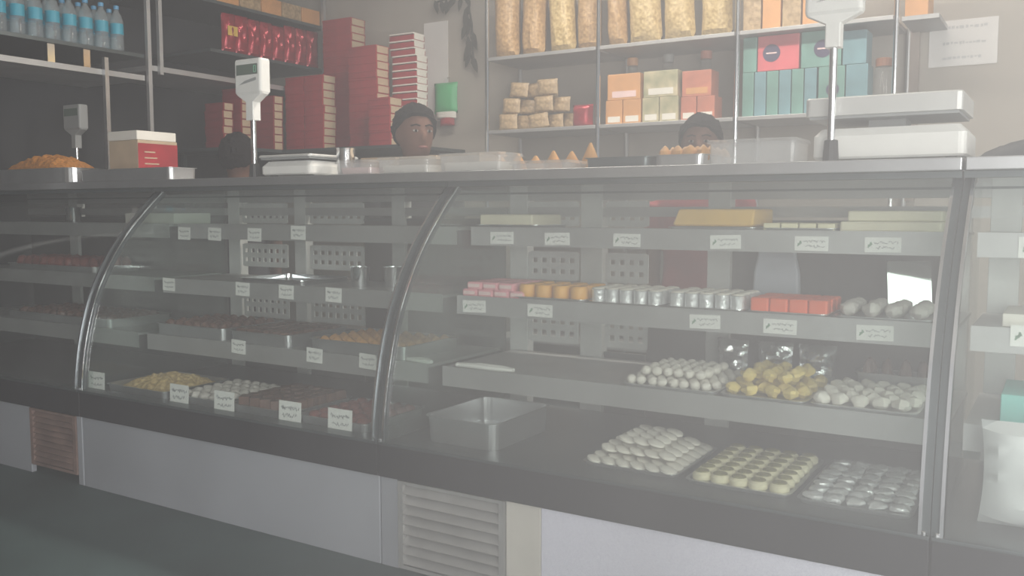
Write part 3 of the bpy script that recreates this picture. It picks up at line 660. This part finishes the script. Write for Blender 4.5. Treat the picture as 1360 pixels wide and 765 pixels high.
# ------------------------------------------------------------------ rack on the back wall
XP = (-2.975, -2.245, -1.468, -0.722)
rk = thing('storage_rack', 'steel post rack of snack bags and gift boxes against the back wall', 'rack', (-1.85, 4.75, 0))
for x in XP:
    MB().tube([(x,4.545,0),(x,4.545,3.0)], 0.012, 10).build('post', 'chrome', rk, smooth=True)
    MB().tube([(x,4.925,0),(x,4.925,3.0)], 0.012, 10).build('post', 'steel_dull', rk, smooth=True)
for z in (0.4, 1.0, 1.625, 2.05):
    for k in range(3):
        MB().box(XP[k]+0.014, XP[k+1]-0.014, 4.535, 4.935, z-0.020, z).build('shelf', 'steel_dull', rk, bevel=0.002)
MB().box(XP[3]+0.014, -0.55, 4.60, 4.935, 2.03, 2.05).build('shelf', 'steel_dull', rk)
ZR, ZT = 1.6255, 2.0505
bags = [(-2.90,0.165,'snack_bag',0.0),(-2.72,0.15,'snack_bag',0.03),(-2.52,0.165,'snack_yellow',-0.04),(-2.355,0.14,'snack_bag',0.0),(-2.16,0.13,'snack_bag',-0.1),(-2.03,0.21,'snack_yellow',-0.06),(-1.815,0.175,'snack_yellow',-0.05),(-1.615,0.17,'snack_yellow',0.0)]
bags[4] = (-2.175,0.11,'snack_bag',-0.04); bags[5] = (-2.01,0.19,'snack_yellow',-0.05)
for k, (x, w, m, t) in enumerate(bags):
    o = pouch_mb(w, 0.15, 0.46, k+2, wr=0.012).build('snack_bag', m, smooth=True, origin=(0,0,0)); o.location = (x, 4.66, ZT + 0.001 + w/2*abs(math.sin(t))); o.rotation_euler = (0, t, 0)
    tag(o, 'tall clear bag of %s snack on the upper rack shelf, %s from the left' % ('yellow' if m == 'snack_yellow' else 'orange-brown', ORD[k+1]), 'bag', 'tall snack bags on the upper rack shelf')
for k in range(4):
    tag(MB().box(-1.45+0.098*k, -1.36+0.098*k, 4.57, 4.75, ZT, ZT+0.26).build('snack_carton', 'orange_carton' if k % 2 else 'snack_tan', bevel=0.004), 'upright tan-orange carton on the upper rack shelf, %s from the left' % ORD[k+1], 'box', 'tan cartons on the upper rack shelf')
tag(MB().box(-0.70, -0.60, 4.62, 4.80, ZT, ZT+0.2).build('snack_carton', 'orange_carton', bevel=0.004), 'lone orange carton past the last rack post', 'box')
# heap of small packets
pk = Proto(tag(pouch_mb(0.15, 0.05, 0.10, 5).build('snack_packet', 'snack_tan', smooth=True, origin=(0,0,0)), None, 'packet'))
n = 0
for lv, (cnt, x0, x1) in enumerate(((6, -2.88, -2.52), (5, -2.86, -2.56), (4, -2.81, -2.61))):
    for i in range(cnt):
        n += 1; x = x0 + (x1-x0)*(i/(max(1, cnt-1)))
        pk.put((x, 4.63+0.065*(i % 3), ZR+0.009+0.093*lv), (random.uniform(-0.12,0.12), random.uniform(-0.12,0.12), random.uniform(-0.35,0.35)), 'small tan snack packet in the heap, layer %s from the shelf, %s along' % (ORDN[lv+1], ORD[i+1]), 'heap of tan snack packets', (random.uniform(0.78,0.9), 0.9, random.uniform(0.80,0.92)))
o = pouch_mb(0.13, 0.09, 0.125, 31).build('red_packet', 'red_foil', smooth=True, origin=(0,0,0)); o.location = (-2.375, 4.62, ZR)
tag(o, 'round red packet beside the heap of tan packets', 'packet')
# cartons and bottles of the second bay
def carton(x0, x1, y0, y1, z0, z1, m, label, pm=None, group=None, name='gift_carton'):
    t = thing(name, label, 'box', ((x0+x1)/2, (y0+y1)/2, z0), group)
    MB().box(x0, x1, y0, y1, z0, z1).build('body', m, t, bevel=0.003)
    if pm: MB().box(x0+(x1-x0)*0.15, x1-(x1-x0)*0.12, y0-0.0012, y0, z0+(z1-z0)*0.10, z0+(z1-z0)*0.34).build('printed_panel', pm, t)
    return t
carton(-2.225,-2.125,4.60,4.72,ZR,1.758,'orange_carton','lower orange carton next to the rack post','white_box')
carton(-2.12,-2.015,4.60,4.72,ZR,1.758,'orange_carton','lower orange carton with its right side to the green cartons','white_box')
carton(-2.215,-2.02,4.60,4.72,1.7585,1.90,'orange_carton','large orange carton lying on two orange cartons','pink_pale')
carton(-2.005,-1.91,4.60,4.72,ZR,1.76,'green_carton','lower green-tan carton next to the orange cartons','white_box')
carton(-1.905,-1.80,4.60,4.72,ZR,1.76,'green_carton','lower green-tan carton next to the red-orange cartons','white_box')
carton(-2.0,-1.805,4.60,4.72,1.7605,1.90,'green_carton','large green-tan carton lying on two others','white_box')
carton(-1.785,-1.70,4.60,4.72,ZR,1.75,'coral_carton','lower red-orange carton next to the green cartons','white_box')
carton(-1.695,-1.60,4.60,4.72,ZR,1.75,'coral_carton','lower red-orange carton farthest from the green cartons','white_box')
carton(-1.78,-1.62,4.60,4.72,1.7505,1.885,'coral_carton','red-orange carton lying on two others','orange_carton')
for k, (x, c) in enumerate(((-2.155, 'orange'), (-1.94, 'grey'), (-1.72, 'red'))):
    t = thing('syrup_bottle', 'glass bottle with %s cap behind the gift cartons' % ('an orange' if c == 'orange' else 'a grey' if c == 'grey' else 'a red-orange'), 'bottle', (x, 4.80, ZR), 'bottles behind the gift cartons')
    MB().lathe([(0.045,0),(0.052,0.01),(0.052,0.24),(0.040,0.28),(0.028,0.31),(0.026,0.345)], (x,4.80,ZR), 16).build('glass_body', 'glass_jar', t, smooth=True)
    MB().lathe([(0.046,0.004),(0.046,0.22),(0.03,0.262)], (x,4.80,ZR), 16).build('syrup', {'orange':'orange_sweet','grey':'grey_sweet','red':'coral_sweet'}[c], t, smooth=True)
    MB().lathe([(0.030,0.346),(0.031,0.35),(0.031,0.385),(0.027,0.39)], (x,4.80,ZR), 16).build('cap', {'orange':'orange_carton','grey':'grey_plastic','red':'coral_carton'}[c], t)
# boxed gifts of the third bay
def gift(x0, x1, z0, z1, m, label, disc=True, y0=4.60, y1=4.74):
    t = thing('gift_box', label, 'box', ((x0+x1)/2, (y0+y1)/2, z0), 'teal and pink gift boxes')
    MB().box(x0, x1, y0, y1, z0, z1).build('body', m, t, bevel=0.003)
    if disc:
        cx, cz, r = x0+(x1-x0)*(0.34 if m == 'pink_box' else 0.55), (z0+z1)/2, min(x1-x0, z1-z0)*0.25
        MB().loft([[(cx+r*math.cos(2*PI*i/20), yy, cz+r*math.sin(2*PI*i/20)) for i in range(20)] for yy in (y0-0.0015, y0)]).build('printed_disc', 'print_dark', t)
        MB().box(cx-r*0.6, cx+r*0.6, y0-0.0025, y0-0.0016, cz-r*0.08, cz+r*0.08).build('lettering', 'pink_pale', t)
for k in range(6):
    gift(-1.455+0.062*k, -1.397+0.062*k, ZR, 1.85, 'blue_teal_box' if k % 2 else 'teal_box', 'thin upright teal box under the pink box row, %s from the rack post' % ORD[k+1], False)
gift(-1.455, -1.385, 1.851, 2.025, 'teal_box', 'narrow teal box between rack post and pink box', False)
gift(-1.38, -1.175, 1.851, 2.025, 'pink_box', 'bright pink box with a dark round print')
gift(-1.165, -0.975, 1.851, 2.025, 'teal_box', 'green teal box with a dark round print beside the pink box')
gift(-1.078, -0.955, ZR, 1.85, 'teal_box', 'teal box with a dark round print on the lower shelf behind the scale pole')
gift(-0.95, -0.85, ZR, 1.85, 'blue_teal_box', 'blue-teal box beside the glass jar', False)
gift(-0.968, -0.86, 1.851, 2.01, 'blue_teal_box', 'blue-teal box above another, behind the scale display', False)
t = thing('glass_jar', 'clear glass jar with brown lid beside the last rack post', 'jar', (-0.79, 4.66, ZR))
MB().lathe([(0.036,0),(0.042,0.01),(0.042,0.18),(0.034,0.21)], (-0.79,4.66,ZR), 16).build('jar_body', 'glass_jar', t, smooth=True)
MB().lathe([(0.038,0.2105),(0.038,0.245),(0.034,0.25)], (-0.79,4.66,ZR), 16).build('lid', 'brown_lid', t)

# things on the back wall
nt_ = thing('paper_notice', 'white paper notice with three written lines on the back wall', 'notice', (-0.48, WB-0.002, 1.96))
MB().box(-0.632, -0.332, WB-0.004, WB-0.001, 1.855, 2.075).build('sheet', 'white_sheet', nt_)
for k, (x0, x1, z) in enumerate(((-0.575, -0.39, 2.04), (-0.57, -0.40, 1.965), (-0.57, -0.41, 1.895))):
    mb = MB(); r = random.Random(k); x = x0
    while x < x1:
        L = r.uniform(0.008, 0.02); mb.box(x, x+L, WB-0.0052, WB-0.0042, z-r.uniform(0.003,0.008), z+r.uniform(0.002,0.008)); x += L + r.uniform(0.003, 0.008)
    mb.build('lettering', 'steel_dull', nt_)
tag(MB().box(-3.74, -3.545, WB-0.006, WB-0.001, 1.75, 2.40).build('wall_sheet', 'white_sheet'), 'tall blank white sheet on the wall behind the leaning red stack', 'sheet')
g = thing('green_pouch', 'green pouch with white and red base hanging on the wall', 'pouch', (-3.53, WB-0.06, 1.73))
pm = pouch_mb(0.19, 0.07, 0.20, 77); pm.v = [(p[0]-3.53, p[1]+WB-0.05, p[2]+1.79) for p in pm.v]; pm.build('body', 'green_pouch', g, smooth=True)
pm = pouch_mb(0.17, 0.06, 0.05, 78); pm.v = [(p[0]-3.53, p[1]+WB-0.05, p[2]+1.755) for p in pm.v]; pm.build('white_strip', 'white_box', g, smooth=True)
pm = pouch_mb(0.12, 0.055, 0.06, 79); pm.v = [(p[0]-3.52, p[1]+WB-0.05, p[2]+1.71) for p in pm.v]; pm.build('red_base', 'red_box', g, smooth=True)
MB().tube([(-3.53,WB-0.002,2.03),(-3.53,WB-0.05,2.02),(-3.53,WB-0.05,1.98)], 0.003, 6).build('hook', 'steel', g)
gl = thing('leaf_garland', 'dark dried leaf garland hanging beside the rack post', 'garland', (-3.32, WB-0.05, 2.1))
MB().tube([(-3.62,WB-0.03,2.52),(-3.48,WB-0.04,2.535),(-3.36,WB-0.04,2.50),(-3.33,WB-0.04,2.35),(-3.32,WB-0.04,2.10)], 0.006, 6).build('string', 'leaf_dark', gl)
r = random.Random(4)
def leaf(x, z, a, L, w):
    mb = MB(); d = Vector((math.cos(a), 0, math.sin(a))); q = Vector((-d.z, 0, d.x)); c = Vector((x, WB-0.045-r.uniform(0,0.03), z)); top = Vector((0,-0.004,0))
    pts = [c, c+d*L*0.35+q*w, c+d*L*0.7+q*w*0.7, c+d*L, c+d*L*0.7-q*w*0.7, c+d*L*0.35-q*w]
    mb.loft([pts, [p+top for p in pts]]); mb.build('leaf', 'leaf_dark', gl)
for k in range(9): leaf(-3.335+r.uniform(-0.015,0.015), 2.47-0.04*k, -PI/2+r.uniform(-0.5,0.5), r.uniform(0.10,0.15), 0.022)
for k in range(7): leaf(-3.60+0.04*k, 2.525, -PI/2+r.uniform(-0.9,0.4), r.uniform(0.07,0.12), 0.018)

# ------------------------------------------------------------------ corner of red sweet boxes
cr = thing('corner_rack', 'dark corner rack carrying the stacked red sweet boxes', 'rack', (-4.3, 4.6, 0))
for (x, y) in ((-5.12, 4.08), (-3.42, 4.36), (-3.42, 4.90)): MB().box(x-0.015, x+0.015, y-0.015, y+0.015, 0, 1.53).build('post', 'grey_frame', cr)
MB().box(-5.15, -3.40, 4.30, 4.93, 1.53, 1.55).build('shelf', 'grey_frame', cr); MB().box(-5.15, -4.42, 3.90, 4.298, 1.53, 1.55).build('shelf', 'grey_frame', cr)
ZB = 1.5505
def box_proto(w, d, h, red, end, band=None):
    o = MB().box(-w/2, w/2, -d/2, d/2, 0, h-0.0145).build('sweet_box', red, origin=(0,0,0)); tag(o, None, 'box')
    MB().box(-w/2-0.002, w/2+0.002, -d/2-0.002, d/2+0.002, h-(0.009 if band else 0.014), h-0.0005).build('lid', band or red, o)
    MB().box(w/2+0.0021, w/2+0.003, -d/2+0.01, d/2-0.01, 0.004, h-0.004).build('end_label', end, o)
    return Proto(o)
BXa = box_proto(0.166, 0.125, 0.050, 'red_box', 'cream_box'); BXb = box_proto(0.228, 0.125, 0.050, 'red_box', 'cream_box'); BXc = box_proto(0.25, 0.145, 0.050, 'red_box', 'cream_box')
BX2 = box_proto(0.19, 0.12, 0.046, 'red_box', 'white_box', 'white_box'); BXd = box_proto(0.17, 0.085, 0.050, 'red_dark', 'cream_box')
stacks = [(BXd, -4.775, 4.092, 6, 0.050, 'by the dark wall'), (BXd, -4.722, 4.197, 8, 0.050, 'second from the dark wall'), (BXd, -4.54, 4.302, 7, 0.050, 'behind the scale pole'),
          (BXa, -4.505, 4.565, 10, 0.050, 'right of the scale display'), (BXa, -4.330, 4.565, 10, 0.050, 'with the widest cream side'),
          (BXc, -4.307, 4.785, 18, 0.050, 'tallest, against the wall'), (BXb, -3.90, 4.565, 13, 0.050, 'left of the person'), (BXa, -3.675, 4.455, 6, 0.050, 'low, beside the person'),
          (BX2, -3.685, 4.72, 16, 0.046, 'white-banded, above the person')]
for (P, x, y, n, h, where) in stacks:
    for k in range(n):
        P.put((x+random.uniform(-0.004,0.004) - (0.02 if P is BX2 and k > 12 else 0), y+random.uniform(-0.003,0.003), ZB+k*h), (0,0,random.uniform(-0.02,0.02)),
              'red sweet box, %s from the bottom of the stack %s' % (ORD[k+1], where), 'red sweet boxes stacked in the corner')

# ------------------------------------------------------------------ shelves on the dark left wall
XF = -4.6
lr = thing('wall_shelving', 'steel shelving with water bottles and red packets on the dark wall', 'shelving', (-4.9, 3.6, 0))
for (y, z0, z1) in ((3.16, 1.25, 2.0), (3.44, 0.0, 3.0), (3.52, 1.95, 3.0), (2.3, 0.0, 3.0), (4.9, 1.9, 3.0)):
    MB().box(XF-0.012, XF+0.012, y-0.012, y+0.012, z0, z1).build('post', 'steel' if y == 3.16 else 'steel_dull', lr)
MB().box(-5.18, XF-0.013, 2.2, 3.42, 1.905, 1.935).build('shelf', 'steel_dull', lr); MB().box(-5.18, XF-0.013, 2.2, 3.42, 2.035, 2.055).build('shelf', 'grey_frame', lr)
MB().box(-5.18, XF-0.013, 3.455, 4.95-0.02, 1.97, 2.00).build('shelf', 'steel_dull', lr)
MB().box(-5.18, XF-0.013, 3.9, 4.93, 2.145, 2.165).build('shelf', 'grey_frame', lr); MB().box(-5.18, XF-0.013, 3.6, 4.93, 2.445, 2.465).build('shelf', 'grey_frame', lr)
for y in (2.865, 3.07): MB().box(XF-0.06, XF-0.03, y-0.02, y+0.02, 1.9355, 2.0345).build('bracket', 'chrome', lr)
for j in range(2):
    for k in range(8):
        x, y = XF-0.075-0.11*j, 2.62+0.096*k+0.03*j
        if j == 0 and k == 0: 
            t = thing('water_bottle', '', 'bottle', (x, y, 2.056))
            c = (x, y, 2.056)
            MB().lathe([(0.030,0),(0.036,0.008),(0.036,0.075),(0.033,0.082),(0.036,0.09),(0.036,0.17),(0.026,0.205),(0.013,0.225),(0.013,0.235)], c, 14).build('bottle_body', 'bottle_plastic', t, smooth=True)
            MB().lathe([(0.0365,0.095),(0.0365,0.155)], c, 14, cap=False).build('label_sleeve', 'bottle_label', t, smooth=True)
            MB().lathe([(0.015,0.236),(0.015,0.255),(0.013,0.257)], c, 12).build('cap', 'bottle_cap', t)
            WBt = Proto(t)
        WBt.put((x, y, 2.056), None, 'clear water bottle with blue label, high shelf, %s row, %s from the front' % ('front' if j == 0 else 'back', ORD[k+1]), 'water bottles on the high shelf')
pouch = pouch_mb(0.105, 0.06, 0.25, 9, wr=0.012); 
op = pouch.build('foil_pouch', 'red_foil', smooth=True, origin=(0,0,0)); tag(op, None, 'pouch')
PP = Proto(op)
for k in range(8):
    PP.put((XF-0.055, 4.08+0.108*k, 2.166), (0, 0, PI/2+random.uniform(-0.15,0.15)), 'shiny red foil pouch on the wall shelf, %s from the post' % ORD[k+1], 'red foil pouches', (1, 1, random.uniform(0.94,1.04)))
tag(MB().box(XF-0.0225, XF-0.0215, 4.05, 4.13, 2.27, 2.33).build('yellow_card', 'yellow_print'), 'small yellow card on the first red foil pouch', 'card')
for k in range(5):
    tag(MB().box(XF-0.20, XF-0.03, 3.98+0.185*k, 4.155+0.185*k, 2.4655, 2.57).build('snack_carton', 'orange_carton' if k % 2 == 0 else 'snack_tan', bevel=0.003), 'dull orange carton on the highest wall shelf, %s along' % ORD[k+1], 'box', 'orange cartons on the highest wall shelf')

# ------------------------------------------------------------------ people behind the counter
def fuse(mb, name, m, parent=None, vox=0.011, it=6, origin=(0,0,0)):
    me = mb.mesh(name); o = bpy.data.objects.new(name, me); COL.objects.link(o)
    r = o.modifiers.new('r', 'REMESH'); r.mode = 'VOXEL'; r.voxel_size = vox
    s = o.modifiers.new('s', 'SMOOTH'); s.iterations = it; s.factor = 0.5
    dg = bpy.context.evaluated_depsgraph_get(); ev = o.evaluated_get(dg); m2 = bpy.data.meshes.new_from_object(ev)
    o.modifiers.clear(); o.data = m2; bpy.data.meshes.remove(me)
    m2.materials.clear(); m2.materials.append(MATS[m])
    for p in m2.polygons: p.use_smooth = True
    if parent: o.parent = parent
    ORG[o.name] = (0,0,0)
    return o
def ring(z, rx, ry, yo=0, n=20): return [(rx*math.cos(2*PI*i/n), yo + ry*math.sin(2*PI*i/n), z) for i in range(n)]
TORSO = [(0.80,0.15,0.105,0),(0.90,0.162,0.112,0),(1.0,0.150,0.10,0),(1.1,0.152,0.105,0),(1.2,0.166,0.115,0),(1.30,0.180,0.112,0.005),(1.355,0.165,0.095,0.01),(1.395,0.11,0.075,0.015),(1.42,0.062,0.062,0.015)]
HEAD = [(1.45,0.055,0.058,0.01),(1.475,0.056,0.066,-0.006),(1.495,0.056,0.080,-0.012),(1.52,0.066,0.088,-0.008),(1.56,0.074,0.095,-0.002),(1.60,0.076,0.098,0.0),(1.635,0.068,0.088,0.002),(1.658,0.045,0.060,0.004),(1.668,0.015,0.02,0.005)]
def person(label, loc, rz, s, shirt, hs=1.0):
    def hd(m):                          # head size about the neck
        m.v = [(p[0]*(hs if p[2] > 1.47 else 1), p[1]*(hs if p[2] > 1.47 else 1), 1.44+(p[2]-1.44)*hs) if p[2] > 1.44 else p for p in m.v]
        return m
    mb = MB(); mb.loft([ring(*t) for t in TORSO + HEAD])
    mb.ell((0,-0.100,1.548), (0.013,0.018,0.022), 8, 6); mb.tube([(0,-0.088,1.585),(0,-0.108,1.552)], [0.008,0.011], 8)
    for sx in (-1, 1):
        mb.ell((sx*0.078, 0.008, 1.565), (0.010,0.020,0.032), 8, 6)
        mb.tube([(sx*0.15,0.01,1.345),(sx*0.195,0.015,1.30),(sx*0.215,0.03,1.08),(sx*0.205,-0.02,0.86)], [0.055,0.050,0.040,0.028], 10)
        mb.ell((sx*0.203,-0.035,0.80), (0.020,0.040,0.050), 10, 7)
        for k in range(4):
            y = -0.065+0.019*k; L = (0.060,0.070,0.066,0.050)[k]
            mb.tube([(sx*0.203,y,0.775),(sx*0.203,y-0.004,0.775-L*0.55),(sx*0.188,y-0.006,0.775-L)], [0.0088,0.0085,0.007], 7)
        mb.tube([(sx*0.198,-0.062,0.825),(sx*0.192,-0.088,0.795),(sx*0.188,-0.092,0.765)], [0.011,0.0095,0.008], 7)
        mb.tube([(sx*0.085,0,0.85),(sx*0.09,-0.005,0.48),(sx*0.09,0.01,0.09)], [0.085,0.058,0.042], 12)
        mb.ell((sx*0.09,-0.045,0.040), (0.042,0.115,0.040), 10, 7)
    o = fuse(hd(mb), 'person', 'skin'); tag(o, label, 'person'); ORG[o.name] = (0,0,0)
    h = MB(); n = 48; rings = []; nv = 26
    for k in range(nv):
        th = 2.55*(k/(nv-1))**0.85 + 0.03
        rg = []
        for i in range(n):
            a = 2*PI*i/n; front = max(0, -math.sin(a)); back = max(0, math.sin(a))
            lim = 1.06 + 0.10*math.cos(a) + 1.35*back**0.7 + 0.72*(1-front)**1.3*(1-back)
            t_ = min(th, lim + 0.10*noise.noise(Vector((4*math.cos(a), 4*math.sin(a), loc[0]*3))))
            kx = 1 + 0.09*noise.noise(Vector((5*math.cos(a), 5*math.sin(a), 5*t_))) + 0.05*noise.noise(Vector((14*math.cos(a), 14*math.sin(a), 9*th)))
            rg.append((0.093*kx*math.sin(t_)*math.cos(a), 0.008+0.116*kx*math.sin(t_)*math.sin(a), 1.592+0.108*kx*math.cos(t_)))
        rings.append(rg)
    h.loft(rings, cap=False)
    inner = [[(p[0]*0.78, p[1]*0.78, 1.58+(p[2]-1.58)*0.78) for p in rg] for rg in rings]
    h.loft(list(reversed(inner)), cap=False); h.loft([rings[-1], inner[-1]], cap=False)
    hd(h).build('hair', 'hair', o, smooth=True)
    for sx in (-1, 1):
        e = hd(MB().ell((sx*0.030,-0.0895,1.575), (0.014,0.006,0.006), 10, 6)).build('eye', 'eye_white', o, smooth=True)
        hd(MB().ell((sx*0.030,-0.0945,1.575), (0.006,0.0025,0.006), 8, 5)).build('iris', 'hair', e, smooth=True)
        hd(MB().tube([(sx*0.012,-0.0965,1.596),(sx*0.030,-0.0955,1.601),(sx*0.050,-0.085,1.595)], 0.0035, 6)).build('eyebrow', 'hair', o)
    hd(MB().ell((0,-0.0955,1.508), (0.024,0.006,0.007), 10, 6)).build('mouth', 'lip', o, smooth=True)
    s_ = MB(); s_.loft([ring(z, rx+0.014, ry+0.014, yo) for z, rx, ry, yo in TORSO[:-1]])
    for sx in (-1, 1): s_.tube([(sx*0.145,0.01,1.35),(sx*0.197,0.015,1.30),(sx*0.214,0.027,1.10)], [0.066,0.062,0.054], 12)
    fuse(s_, 'shirt', shirt, o, 0.013, 4)
    t_ = MB(); t_.loft([ring(z, rx+0.010, ry+0.010) for z, rx, ry in ((0.80,0.152,0.108),(0.92,0.162,0.112))])
    for sx in (-1, 1): t_.tube([(sx*0.085,0,0.86),(sx*0.09,-0.005,0.48),(sx*0.09,0.01,0.06)], [0.098,0.075,0.062], 14)
    fuse(t_, 'trousers', 'trouser', o, 0.014, 3)
    o.location = loc; o.rotation_euler = (0, 0, rz); o.scale = (s, s, s)
    return o
person('dark-haired person behind the worktop in front of the red boxes', (-2.54, 3.285, 0), math.radians(58), 0.945, 'shirt_dark', 1.12)
person('dark-haired person in red behind the red-orange sweets, below the gift cartons', (-1.33, 3.66, 0), math.radians(15), 0.905, 'shirt_red', 1.08)
person('dark-haired person seen from behind at the middle scale, in the dim corner', (-3.78, 3.36, 0), math.radians(215), 0.90, 'shirt_dark', 1.15)

# ------------------------------------------------------------------ stand-ins for bright reflections inside the cases, paper bag
def streak(x, y, z, L, rz, label):  # white strips whose colour stands in for bright reflection streaks
    t = thing('reflection_streak', label, 'streak', (0, 0, 0))
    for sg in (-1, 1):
        MB().tube([(0,0,0.008),(L*0.4,sg*0.012,0.010),(L*0.8,sg*0.014,0.008),(L,sg*0.004,0.006)], [0.007,0.009,0.008,0.006], 8).build('streak_bar', 'white_plastic', t, smooth=True)
    MB().ell((0,0,0.008), (0.010,0.010,0.008), 10, 6).build('streak_end', 'white_plastic', t, smooth=True)
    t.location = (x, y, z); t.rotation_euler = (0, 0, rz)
streak(-1.79, 2.545, 0.611, 0.22, 0.05, 'white strip imitating a bright reflection at the left end of the lower shelf, bright case')
streak(-2.005, 2.545, 0.611, 0.10, 0.0, 'short white strip imitating a bright reflection beside the tray of dull orange balls')
pl = thing('glint_plate', 'added mirror plate angled to give the bright patch behind the grey speckled sweets', 'plate', (0, 0, 0))  # added reflector, turned to mirror the street light as a bright patch
MB().loft([rr(0, 0, 0.066, 0.074, 0.006, z) for z in (-0.0015, 0.0015)]).build('sheet', 'mirror_steel', pl)
MB().box(-0.03, 0.03, -0.0745, -0.062, 0.0016, 0.006).build('edge_fold', 'mirror_steel', pl)
nrm = Vector((0.534, -0.834, 0.138)).normalized(); ux = Vector((0,0,1)).cross(nrm).normalized(); uy = nrm.cross(ux)
Mr = Matrix((ux, uy, nrm)).transposed()
pl.rotation_euler = Mr.to_euler(); pl.location = (-0.40, 2.905, Z2+0.078)
tag(MB().loft([rr(-0.80, 2.93, 0.075, 0.02, 0.01, Z2), rr(-0.80, 2.93, 0.072, 0.018, 0.01, Z2+0.10), rr(-0.80, 2.93, 0.055, 0.010, 0.008, Z2+0.19)]).build('paper_bag', 'grey_paper'), 'pale grey upright paper bag behind the orange-red cubes', 'bag')
